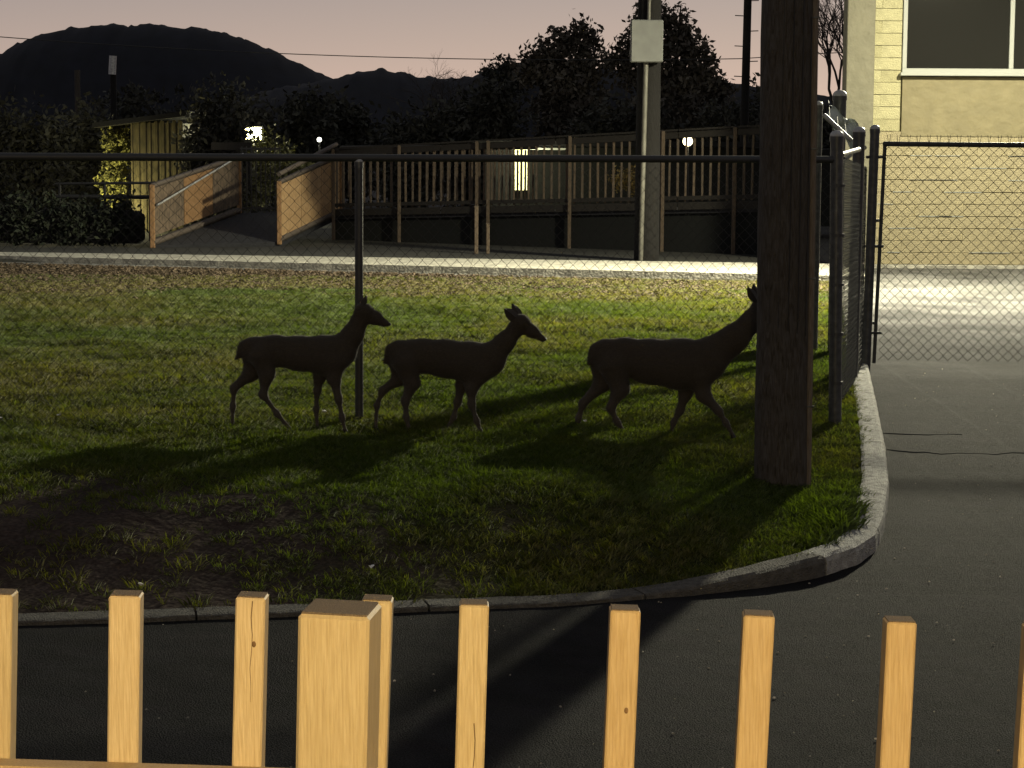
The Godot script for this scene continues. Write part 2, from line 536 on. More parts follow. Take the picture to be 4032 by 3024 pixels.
func grass() -> void:
	var tuft := ST()
	for k in 13:
		var a := rng.randf() * TAU
		var base := Vector3(cos(a), 0, sin(a)) * rng.randf() * 0.055
		var lean := Vector3(cos(a + rng.randf_range(-0.9, 0.9)), 0, sin(a + rng.randf_range(-0.9, 0.9))) * rng.randf_range(0.02, 0.065)
		var hgt := rng.randf_range(0.028, 0.06)
		var side := Vector3(-sin(a + 1.0), 0, cos(a + 1.0)) * 0.0035
		var mid := base + lean * 0.4 + Vector3.UP * hgt * 0.65
		var tip := base + lean + Vector3.UP * hgt
		var nrm := (lean.normalized() * 0.6 + Vector3.UP).normalized()
		for q in [base - side, base + side, mid + side * 0.8, base - side, mid + side * 0.8, mid - side * 0.8, mid - side * 0.8, mid + side * 0.8, tip]:
			tuft.set_normal(nrm)
			tuft.add_vertex(q)
	var mesh := tuft.commit()
	mesh.surface_set_material(0, M.blade)
	var xf: Array[Transform3D] = []
	var cols: Array[Color] = []
	for k in 230000:
		var d := sqrt(lerpf(10.5 * 10.5, 37.0 * 37.0, rng.randf()))
		if d > 24.0 and rng.randf() < 0.35: continue
		var x := rng.randf_range(-0.30, 0.30) * d
		if x < GX0 or edge(x, d) < 0.1: continue
		var a := patch.get_noise_2d(x, d)
		var b := patch.get_noise_2d(x * 4.0 + 50.0, d * 4.0)
		var bare := clampf((15.2 + a * 1.6 - d) * 0.8, 0.0, 1.0) * clampf((0.2 - x + b) * 0.7, 0.0, 1.0)
		if rng.randf() < bare * 0.85: continue
		var chips := clampf((d - 31.5 + a * 2.5) * 0.6, 0.0, 1.0)
		if rng.randf() < chips * 0.62: continue
		if a + b * 0.8 > 0.25 and rng.randf() < 0.55: continue
		var lush := clampf((x - 1.75) * 3.0, 0.0, 1.0) * clampf((15.6 - d) * 0.8, 0.0, 1.0)
		var sc := rng.randf_range(0.6, 1.15) * (1.0 + 0.35 * b + 0.25 * a) * (1.0 + 0.9 * lush)
		var B := Basis(Vector3.UP, rng.randf() * TAU).scaled(Vector3(sc * 1.1, sc, sc * 1.1))
		xf.append(Transform3D(B, V(x, hl(x, d) - 0.008, d)))
		var dry := clampf(0.25 + chips * 0.6 + a * 0.9 + rng.randf_range(-0.25, 0.35), 0.0, 1.0) * (1.0 - lush)
		var g := Vector3(0.13, 0.18, 0.045).lerp(Vector3(0.25, 0.225, 0.09), dry) * rng.randf_range(0.65, 1.3)
		cols.append(Color(g.x, g.y, g.z))
	var mm := MultiMesh.new()
	mm.transform_format = MultiMesh.TRANSFORM_3D
	mm.use_colors = true
	mm.mesh = mesh
	mm.instance_count = xf.size()
	for i in xf.size():
		mm.set_instance_transform(i, xf[i])
		mm.set_instance_color(i, cols[i])
	var o := MultiMeshInstance3D.new()
	o.multimesh = mm
	o.name = "grass"
	add_child(o)
	tag(o, "short patchy green grass growing over the lawn", "grass", "", "stuff")
	# bark and dry leaf litter along the walkway
	var ch := ST()
	for q in [[Vector3(-0.03, 0, -0.012), Vector3(0.03, 0.004, -0.009), Vector3(0.034, 0, 0.01), Vector3(-0.024, 0.006, 0.013)]]:
		hexa(ch, [q[0], q[1], q[2], q[3], q[0] + Vector3(0, 0.008, 0), q[1] + Vector3(0, 0.01, 0), q[2] + Vector3(0, 0.007, 0), q[3] + Vector3(0, 0.009, 0)])
	var cm := ch.commit()
	cm.surface_set_material(0, M.chip)
	xf.clear()
	cols.clear()
	for k in 26000:
		var d := rng.randf_range(29.0, 40.5)
		var x := rng.randf_range(-0.29, 0.2) * d
		if edge(x, d) < 0.05 or x > 5.0 or d > 38.05 - 0.308 * x: continue
		var a := patch.get_noise_2d(x, d)
		if rng.randf() > clampf((d - 31.0 + a * 2.5) * 0.6, 0.0, 1.0): continue
		var B := Basis.from_euler(Vector3(rng.randf_range(-0.6, 0.6), rng.randf() * TAU, rng.randf_range(-0.6, 0.6))).scaled(Vector3.ONE * rng.randf_range(0.5, 1.3))
		xf.append(Transform3D(B, V(x, hl(x, d) + 0.012, d)))
		var v := rng.randf_range(0.7, 1.25)
		cols.append(Color(0.088 * v, 0.063 * v, 0.037 * v))
	mm = MultiMesh.new()
	mm.transform_format = MultiMesh.TRANSFORM_3D
	mm.use_colors = true
	mm.mesh = cm
	mm.instance_count = xf.size()
	for i in xf.size():
		mm.set_instance_transform(i, xf[i])
		mm.set_instance_color(i, cols[i])
	o = MultiMeshInstance3D.new()
	o.multimesh = mm
	o.name = "bark_litter"
	add_child(o)
	tag(o, "tan bark chips and dry leaves along the walkway", "bark litter", "", "stuff")

# ---------------------------------------------------------------- far land
func hills() -> void:
	var k := 1024.0 / 2212.0 / 2190.0
	var prof := [[-700, 150], [-400, 128], [-200, 118], [-60, 108], [0, 114], [25, 113], [60, 92], [110, 71], [160, 62], [230, 54], [258, 51], [272, 53], [285, 60], [300, 55], [345, 52], [385, 58], [405, 62], [430, 58], [480, 69], [540, 86], [585, 106], [640, 131], [700, 159], [735, 172], [800, 190], [1000, 230], [1500, 262], [2600, 290]]
	var prof2 := [[400, 250], [620, 190], [735, 168], [770, 158], [800, 153], [822, 151], [858, 158], [900, 167], [960, 170], [1010, 168], [1060, 150], [1110, 138], [1180, 130], [1300, 150], [1500, 170], [1650, 190], [1900, 225], [2600, 280]]
	var n := FastNoiseLite.new()
	n.frequency = 0.05
	n.fractal_octaves = 5
	for pass_ in 2:
		var p: Array = prof if pass_ == 0 else prof2
		var D := 900.0 if pass_ == 0 else 640.0
		var wd := 110.0 if pass_ == 0 else 80.0
		var st := ST()
		var nx := 520
		var nz := 26
		var u0: float = p[0][0]
		var u1: float = p[-1][0]
		for j in nz + 1:
			for i in nx + 1:
				var u := lerpf(u0, u1, float(i) / nx)
				var y := 0.0
				for q in p.size() - 1:
					if u >= p[q][0] and u <= p[q + 1][0]:
						y = lerpf(p[q][1], p[q + 1][1], smoothstep(0, 1, (u - p[q][0]) / float(p[q + 1][0] - p[q][0])) * 0.5 + 0.5 * (u - p[q][0]) / float(p[q + 1][0] - p[q][0]))
				var top := 2.55 + (303.0 - y - (6.0 if pass_ == 0 else 2.0) + (u - 1106.0) * 0.0061) * k * D
				var x := (u - 1106.0) * k * D
				var t := float(j) / nz * 2.0 - 1.0
				var fall := pow(cos(t * PI * 0.5), 1.3)
				var hh := top * fall + n.get_noise_2d(x * 1.2, t * wd * 0.4) * 3.0 * (1.0 - fall) + maxf(0.0, n.get_noise_2d(x * 3.0, t * wd)) * 1.6 - 0.2
				st.add_vertex(V(x, maxf(hh, -2.0) if absf(t) < 0.99 else -3.0, D + t * wd))
		for j in nz:
			for i in nx:
				var a := j * (nx + 1) + i
				for q in [a, a + nx + 1, a + 1, a + 1, a + nx + 1, a + nx + 2]: st.add_index(q)
		st.generate_normals()
		put("hill", st, M.hill, null, "structure")

func leafy(blobs: Array, count: int, leaf: float, dark: Vector3, seed_: int, spread := 0.3, per := 14) -> ArrayMesh:
	var r := RandomNumberGenerator.new()
	r.seed = seed_
	var st := ST()
	var vol := []
	var sum := 0.0
	for b in blobs:
		sum += b[1].x * b[1].y
		vol.append(sum)
	for c in count / per:
		var pick := r.randf() * sum
		var bi := 0
		while vol[bi] < pick: bi += 1
		var b: Array = blobs[bi]
		var dir := Vector3(r.randfn(), r.randfn(), r.randfn()).normalized()
		var rr := pow(r.randf(), 0.4) * (1.0 + 0.16 * r.randfn() * 0.6)
		var centre: Vector3 = b[0] + dir * b[1] * rr
		var tone := r.randf_range(0.55, 1.5)
		for k in per:
			var p := centre + Vector3(r.randfn(), r.randfn(), r.randfn()) * spread * 0.45
			var a := Vector3(r.randfn(), r.randfn(), r.randfn()).normalized()
			var bb := a.cross(Vector3(r.randfn(), r.randfn(), r.randfn())).normalized()
			var l := leaf * r.randf_range(0.6, 1.4)
			var col := dark * tone * r.randf_range(0.75, 1.25)
			st.set_color(Color(col.x, col.y, col.z))
			st.set_normal(a.cross(bb))
			for q in [p - a * l, p + bb * l * 0.45, p + a * l, p - a * l, p + a * l, p - bb * l * 0.45]: st.add_vertex(q)
	return st.commit()

func branch(st: SurfaceTool, r: RandomNumberGenerator, p: Vector3, dir: Vector3, ln: float, rad: float, depth: int, tips: Array, spread := 0.55) -> void:
	var q := p + dir * ln * 0.5 + Vector3(r.randfn(), 0, r.randfn()) * ln * 0.05
	var e := p + dir * ln + Vector3(r.randfn(), 0, r.randfn()) * ln * 0.04
	tube(st, [p, q, e], [rad, rad * 0.85, rad * 0.68], 5 if depth > 1 else 3, false)
	if depth == 0:
		tips.append(e)
		return
	var nb := 3 if r.randf() < 0.55 else 2
	for i in nb:
		var nd := (dir + Vector3(r.randfn(), r.randfn() * 0.5 + 0.12, r.randfn()) * spread).normalized()
		branch(st, r, e if i < 2 else q, nd, ln * r.randf_range(0.62, 0.85), rad * 0.64, depth - 1, tips, spread)

func tree(called: String, label: String, at: Vector3, trunk_h: float, rad: float, blobs: Array, count: int, leaf: float, dark: Vector3, seed_: int, group := "", spread := 0.3) -> Node3D:
	var t := thing(called, label, "tree" if called.contains("tree") else "shrub", at, group)
	var st := ST()
	var r := RandomNumberGenerator.new()
	r.seed = seed_
	tube(st, [Vector3(0, -0.2, 0), Vector3(0.05, trunk_h * 0.5, 0), Vector3(0, trunk_h, 0)], [rad, rad * 0.8, rad * 0.6], 8)
	for b in blobs:
		for k in 3:
			var tgt: Vector3 = b[0] + Vector3(r.randfn(), r.randfn(), r.randfn()) * b[1] * 0.35
			var m := Vector3(0, trunk_h * r.randf_range(0.6, 1.0), 0)
			tube(st, [m, m.lerp(tgt, 0.5) + Vector3(0, 0.15, 0), tgt], [rad * 0.45, rad * 0.3, rad * 0.1], 5, false)
	put("trunk", st, M.bark, t)
	obj("crown", leafy(blobs, count, leaf, dark, seed_ + 1, spread), M.leaf, t)
	return t

func far_trees() -> void:
	# the two tall trees behind the ramp
	var s := 1.0 / 63.1      # metres per display pixel at 75 m
	var mk := func(list: Array, cx: float) -> Array:
		var out := []
		for q in list: out.append([Vector3((q[0] - cx) * s, 2.3 + (303.0 - q[1]) * s, q[4] if q.size() > 4 else 0.0), Vector3(q[2] * s, q[3] * s, q[2] * s * 0.8)])
		return out
	var col := Vector3(0.08, 0.07, 0.05)
	var b1: Array = mk.call([[1250, 85, 34, 38], [1205, 105, 40, 40], [1165, 125, 36, 34], [1270, 135, 44, 46], [1140, 160, 40, 30], [1215, 175, 70, 50], [1230, 250, 100, 60, 0.4]], 1215.0)
	tree("round_tree", "dark round leafy tree left of the pole with the grey cabinet", V((1215 - 1106) / 63.1, 0.25, 75), 2.2, 0.2, b1, 8200, 0.11, col, 31)
	var b2: Array = mk.call([[1385, 60, 32, 44], [1400, 30, 34, 34], [1455, 55, 34, 40], [1480, 95, 36, 40], [1420, 120, 60, 50], [1350, 140, 40, 50], [1510, 140, 34, 38], [1470, 185, 70, 40], [1545, 195, 34, 30], [1440, 250, 120, 50, 0.4]], 1440.0)
	tree("tall_tree", "tallest dark leafy tree, rising behind the pole with the grey cabinet", V((1440 - 1106) / 63.1, 0.25, 75.5), 2.4, 0.24, b2, 10500, 0.11, col, 41)
	# dark shrubs and low trees in front of the hills: centre px, half width px, top px, depth
	var rows := [[-90, 130, 200, 66, "dark broad shrub at the left end of the tree line under the hill"], [70, 95, 205, 62, "dark shrub standing left of the corrugated shed, below the pale transformer pole"], [185, 90, 215, 64, "dark shrub touching the left side of the corrugated shed"], [330, 150, 178, 84, "dark tree mass rising behind the shed roof"], [470, 66, 160, 53.2, "black rounded tree hiding the right end of the corrugated shed"], [560, 70, 185, 70, "dark shrub behind the floodlight through the branches"], [660, 75, 196, 72, "dark shrub behind the small round lamp"], [770, 90, 200, 74, "dark shrub above the left end of the ramp railing"], [890, 95, 205, 70, "dark low shrub behind the middle of the ramp railing"], [1000, 90, 190, 72, "dark shrub between the bare saplings and the ramp railing"], [1090, 60, 165, 70, "dark shrub at the foot of the round leafy tree"], [1330, 120, 205, 70, "dark shrub behind the pole with the grey cabinet"], [1560, 70, 215, 66, "dark shrub behind the bare pole with climbing pegs"], [1650, 60, 170, 68, "dark upright shrub just left of the thick near pole"], [1760, 60, 235, 70, "dark low shrub below the bare tree"]]
	for i in rows.size():
		var q: Array = rows[i]
		var m: float = q[3] * 1.0 / 4731.0
		var w: float = q[1] * m
		var top: float = 2.3 + (303.0 - q[2]) * m
		var blobs := []
		var r := RandomNumberGenerator.new()
		r.seed = 100 + i
		for k in 6:
			var hx := r.randf_range(-0.7, 0.7)
			var hy := top * r.randf_range(0.3, 0.72)
			blobs.append([Vector3(hx * w, hy, r.randf_range(-0.3, 0.3)), Vector3(w * 0.5, minf(top - hy, top * 0.42), w * 0.4)])
		blobs.append([Vector3(0, top * 0.4, 0), Vector3(w * 0.95, top * 0.42, w * 0.5)])
		tree("dark_tree" if top > 3.9 else "dark_shrub", q[4], V((q[0] - 1106.0) * m, 0.2, q[3]), top * 0.4, 0.1, blobs, 6500, 0.1 * q[3] / 65.0, Vector3(0.04, 0.04, 0.028), 200 + i, "", 0.35)
	# small round tree on the ridge
	tree("ridge_tree", "small round tree on the ridge left of the round leafy tree", V((1083 - 1106) * 90 / 4731.0, 0.2, 90), 3.6, 0.08, [[Vector3(0.05, 5.3, 0), Vector3(0.42, 0.4, 0.4)], [Vector3(-0.45, 5.0, 0), Vector3(0.35, 0.25, 0.3)], [Vector3(0.3, 4.6, 0), Vector3(0.5, 0.6, 0.4)]], 1500, 0.09, Vector3(0.02, 0.022, 0.014), 77)
	# bare trees
	for q in [[1800, 70.0, 4.5, 0.085, 6, 5, "leafless tree between the thick pole and the building corner", 1.35, 0.34], [935, 88.0, 4.3, 0.04, 5, 8, "left one of two leafless saplings on the skyline right of the hill", 1.0, 0.6], [985, 86.0, 4.4, 0.04, 5, 12, "right one of two leafless saplings on the skyline right of the hill", 0.8, 0.6]]:
		var t := thing("bare_tree", q[6], "tree", V((q[0] - 1106.0) * q[1] / 4731.0, 0.2, q[1]))
		var st := ST()
		var r := RandomNumberGenerator.new()
		r.seed = q[5]
		tube(st, [Vector3(0, -0.3, 0), Vector3(0.02, 1.0, 0), Vector3(-0.03, q[2] * 0.62, 0)], [q[3] * 1.4, q[3] * 1.2, q[3]], 7, false)
		put("trunk", st, M.bark, t)
		st = ST()
		var tips := []
		for k in 3:
			branch(st, r, Vector3(-0.03, q[2] * 0.6, 0), Vector3((k - 1) * q[8] * 0.7, 1, r.randfn() * 0.25).normalized(), q[7], q[3] * 0.8, q[4], tips, q[8])
		put("branches", st, M.bark, t)

func hedge_and_shed() -> void:
	var st := ST()
	var t := thing("low_hedge", "low dark clipped hedge left of the ramp, behind the walkway", "hedge", V(-12.0, 0.25, 46.8))
	var blobs := []
	for k in 9: blobs.append([Vector3(-4.4 + k * 0.98, 0.52, 0), Vector3(0.62, 0.5, 0.4)])
	obj("foliage", leafy(blobs, 20000, 0.06, Vector3(0.014, 0.019, 0.009), 500, 0.2), M.leaf, t)
	put("core", (func() -> SurfaceTool:
		var s := ST()
		box(s, Vector3(-0.1, 0.4, 0), Vector3(8.5, 0.7, 0.25), 0.1)
		return s).call(), M.dark, t)
	# corrugated shed
	var sh := thing("corrugated_shed", "small shed with lit tan corrugated wall and dark sloping roof", "shed", V(-8.8, 0.25, 54))
	st = ST()
	box(st, Vector3(0.0, 1.33, -1.9), Vector3(1.25, 2.66, 3.2))
	put("wall", st, M.shed, sh)
	for k in 9:
		st = ST()
		box(st, Vector3(-0.6 + k * 0.15, 1.33, -0.295), Vector3(0.05 + 0.03 * (k % 3), 2.66 + 0.02 * k, 0.024), 0.008)
		put("rib", st, M.shed, sh)
	st = ST()
	hexa(st, [Vector3(-1.5, 2.53, 0.1), Vector3(0.8, 2.83, 0.1), Vector3(0.8, 2.83, -4), Vector3(-1.5, 2.53, -4), Vector3(-1.5, 2.65, 0.1), Vector3(0.8, 2.95, 0.1), Vector3(0.8, 2.95, -4), Vector3(-1.5, 2.65, -4)])
	put("roof", st, M.roof, sh)
	# bright shrub at the shed's left corner
	tree("lit_shrub", "brightly lit yellow-green shrub at the shed's left corner", V(-10.0, 0.25, 55), 0.9, 0.05, [[Vector3(0.1, 1.9, 0), Vector3(0.32, 0.75, 0.3)], [Vector3(0, 1.1, 0.1), Vector3(0.32, 0.6, 0.3)]], 3000, 0.06, Vector3(0.16, 0.16, 0.05), 610, "", 0.16)
	var pr := thing("pipe_railing", "low two-pipe railing in front of the shed", "railing", V(-9.1, 0.25, 49))
	obj("pipe", rod(Vector3(-1.1, 1.26, 0), Vector3(1.2, 1.3, 0), 0.03), M.black, pr)
	obj("pipe", rod(Vector3(-1.1, 0.98, 0), Vector3(1.2, 0.98, 0), 0.045), M.black, pr)
	for k in 3: obj("post", rod(Vector3(-1.0 + k * 1.0, -0.1, 0), Vector3(-1.0 + k * 1.0, 1.27, 0), 0.03), M.black, pr)

# ---------------------------------------------------------------- ramp
func ramp() -> void:
	var t := thing("access_ramp", "long wooden access ramp and landing with picket railings and dark skirting", "ramp")
	# sloping lower leg between the plywood sides
	var A := V(-7.55, 0.3, 46)
	var B := V(-6.3, 0.84, 50.6)
	var C := V(-5.0, 0.34, 47)
	var Dd := V(-4.0, 0.84, 50.8)
	var st := ST()
	hexa(st, [A - Vector3(0, 0.12, 0), C - Vector3(0, 0.12, 0), Dd - Vector3(0, 0.12, 0), B - Vector3(0, 0.12, 0), A, C, Dd, B])
	put("ramp_floor", st, M.rampfloor, t)
	var side := func(a: Vector3, b: Vector3, h0: float, h1: float, lift: float, n: int, mats: Array) -> void:
		var out := Vector3(b.z - a.z, 0, a.x - b.x).normalized() * 0.02
		for k in n:
			var p := a.lerp(b, (k + 0.01) / n) + Vector3(0, lift, 0)
			var q := a.lerp(b, (k + 0.99) / n) + Vector3(0, lift, 0)
			var hp := Vector3(0, lerpf(h0, h1, float(k) / n) - lift, 0)
			var hq := Vector3(0, lerpf(h0, h1, (k + 1.0) / n) - lift, 0)
			var s := ST()
			hexa(s, [p - out, q - out, q + out, p + out, p - out + hp, q - out + hq, q + out + hq, p + out + hp])
			put("side_panel", s, mats[k % mats.size()], t)
		# kick board and cap rail
		var s2 := ST()
		tube(s2, [a + Vector3(0, 0.06, 0.06), b + Vector3(0, 0.06, 0.06)], [0.075, 0.075], 4)
		put("kick_board", s2, M.cap_wood, t)
		s2 = ST()
		tube(s2, [a + Vector3(0, h0 + 0.03, 0), b + Vector3(0, h1 + 0.03, 0)], [0.06, 0.06], 4)
		put("cap_rail", s2, M.cap_wood, t)
		s2 = ST()
		box(s2, a + Vector3(0, h0 * 0.5, 0.03), Vector3(0.1, h0 + 0.1, 0.1), 0.012)
		put("post", s2, M.ply, t)
		s2 = ST()
		box(s2, b + Vector3(0, h1 * 0.5, 0.03), Vector3(0.1, h1 + 0.1, 0.1), 0.012)
		put("post", s2, M.ply, t)
	side.call(A, B, 1.22, 1.25, 0.2, 3, [M.ply_b, M.ply, M.ply_b])
	side.call(C, Dd, 1.25, 1.3, 0.02, 3, [M.ply_c, M.ply_c, M.ply_c])
	obj("handrail", rod(A + Vector3(0.12, 0.85, 0.1), B + Vector3(0.1, 1.35, 0.1), 0.022, 8), M.galv, t)
	obj("handrail", rod(C + Vector3(0, 1.45, 0.06), V(-4.05, 2.42, 50.4), 0.05, 6), M.cap_wood, t)
	# arched board fence at the head of the leg
	st = ST()
	box(st, V(-6.6, 1.86, 51.6) + Vector3(0, 0.5, 0), Vector3(0.95, 0.18, 0.04))
	put("head_board", st, M.trim_wood, t)
	for k in 3:
		st = ST()
		box(st, V(-7.0 + k * 0.4, 1.75, 51.58), Vector3(0.07, 0.85, 0.05), 0.01)
		put("post", st, M.trim_wood, t)
	# black metal gate
	var g := Node3D.new()
	g.name = "gate"
	t.add_child(g, true)
	g.position = V(-5.85, 0.86, 51)
	for k in 9: obj("bar", boxm(Vector3(-0.44 + k * 0.11, 0.75, 0), Vector3(0.022, 1.5, 0.022)), M.darksteel, g)
	for y in [0.08, 1.45]: obj("crossbar", boxm(Vector3(0, y, 0.002), Vector3(0.96, 0.04, 0.026)), M.darksteel, g)
	# long railing: left end far, right end near
	var P := func(f: float) -> Vector3: return Vector3(lerpf(-4.1, 5.9, f), 0, -lerpf(50.2, 44.0, f))
	var yb := func(f: float) -> float: return lerpf(1.0, 1.44, f)
	var yt := func(f: float) -> float: return lerpf(2.32, 2.92, f)
	var n := 62
	for k in n:
		var f := (k + 0.5) / n
		var p: Vector3 = P.call(f)
		st = ST()
		var wide := 0.045 if k % 2 else 0.052
		box(st, p + Vector3(0, (yb.call(f) + yt.call(f)) * 0.5 - 0.06, rng.randf_range(-0.004, 0.004)), Vector3(wide, yt.call(f) - yb.call(f) - 0.05, 0.04), 0.006, Basis(Vector3(0, 0, 1), rng.randf_range(-0.008, 0.008)))
		put("baluster", st, M.fencewood if rng.randf() < 0.6 else M.fencewood_b, t)
	for f in [0.0, 0.155, 0.33, 0.355, 0.53, 0.72, 0.86, 1.0]:
		var p: Vector3 = P.call(f) + Vector3(0, 0, 0.07)
		st = ST()
		box(st, p + Vector3(0, (0.2 + yt.call(f)) * 0.5, 0), Vector3(0.075, yt.call(f) - 0.2, 0.075), 0.008)
		put("post", st, M.fencewood_b, t)
	var plank := func(called: String, y0: Callable, dy: float, h: float, th: float, off: float, m: Material) -> void:
		for seg in 4:
			var f0 := seg / 4.0 + 0.0008
			var f1 := (seg + 1) / 4.0 - 0.0008
			var a: Vector3 = P.call(f0) + Vector3(0, y0.call(f0) + dy, off)
			var b: Vector3 = P.call(f1) + Vector3(0, y0.call(f1) + dy, off)
			var s := ST()
			var z := Vector3(0, 0, th * 0.5)
			var y := Vector3(0, h, 0)
			hexa(s, [a - z, b - z, b + z, a + z, a - z + y, b - z + y, b + z + y, a + z + y])
			put(called, s, m, t)
	plank.call("top_rail", yt, -0.02, 0.04, 0.14, 0.02, M.trim_wood)
	plank.call("upper_board", yt, -0.17, 0.13, 0.03, 0.04, M.trim_wood)
	plank.call("lower_rail", yb, 0.0, 0.08, 0.035, 0.045, M.trim_wood)
	plank.call("fascia_board", yb, -0.2, 0.15, 0.04, 0.02, M.trim_wood)
	# deck boards surface and skirt
	st = ST()
	var a0: Vector3 = P.call(0.0)
	var a1: Vector3 = P.call(1.0)
	hexa(st, [a0 + Vector3(0, 0.72, -0.03), a1 + Vector3(0, 1.16, -0.03), a1 + Vector3(0, 1.16, -1.6), a0 + Vector3(0, 0.72, -1.6), a0 + Vector3(0, 0.8, -0.03), a1 + Vector3(0, 1.24, -0.03), a1 + Vector3(0, 1.24, -1.6), a0 + Vector3(0, 0.8, -1.6)])
	put("deck_floor", st, M.rampfloor, t)
	st = ST()
	hexa(st, [a0 + Vector3(0, 0.1, -0.1), a1 + Vector3(0, 0.1, -0.1), a1 + Vector3(0, 0.1, -0.14), a0 + Vector3(0, 0.1, -0.14), a0 + Vector3(0, 0.79, -0.1), a1 + Vector3(0, 1.23, -0.1), a1 + Vector3(0, 1.23, -0.14), a0 + Vector3(0, 0.79, -0.14)])
	put("skirting", st, M.skirt, t)
	# second railing behind (upper switchback)
	for k in 26:
		var f := 0.02 + k * 0.0172
		var p: Vector3 = P.call(f) + Vector3(0.04, 0, -1.6)
		st = ST()
		box(st, p + Vector3(0, 1.75, 0), Vector3(0.045, 1.15, 0.04), 0.006)
		put("baluster", st, M.fencewood_b, t)
	st = ST()
	var r0: Vector3 = P.call(0.0) + Vector3(0.04, 2.33, -1.6)
	var r1: Vector3 = P.call(0.46) + Vector3(0.04, 2.4, -1.6)
	tube(st, [r0, r1], [0.06, 0.06], 4)
	put("top_rail", st, M.trim_wood, t)
	# short stakes in front
	for q in [[1027, 0.08, 0.95], [1052, 0.07, 0.6]]:
		var sk := thing("wooden_stake", "taller pale stake standing before the dark skirting" if q[2] > 0.8 else "shorter stake standing before the dark skirting", "stake", V((q[0] - 1106.0) * 44.4 / 4731.0, 0.25, 44.4), "")
		st = ST()
		box(st, Vector3(0, q[2] * 0.5, 0), Vector3(q[1], q[2], q[1]), 0.01)
		put("shaft", st, M.fencewood_b, sk)
		st = ST()
		box(st, Vector3(0, q[2] + 0.008, 0), Vector3(q[1] + 0.02, 0.016, q[1] + 0.02), 0.004)
		put("cap", st, M.fencewood, sk)

# ---------------------------------------------------------------- lamps
func omni(at: Vector3, c: Color, e: float, size: float) -> void:
	var l := OmniLight3D.new()
	l.name = "lamp_light"
	l.light_color = c
	l.light_energy = e
	l.light_size = size
	l.omni_range = 120.0
	l.omni_attenuation = 2.0
	l.shadow_enabled = true
	add_child(l, true)
	l.position = at

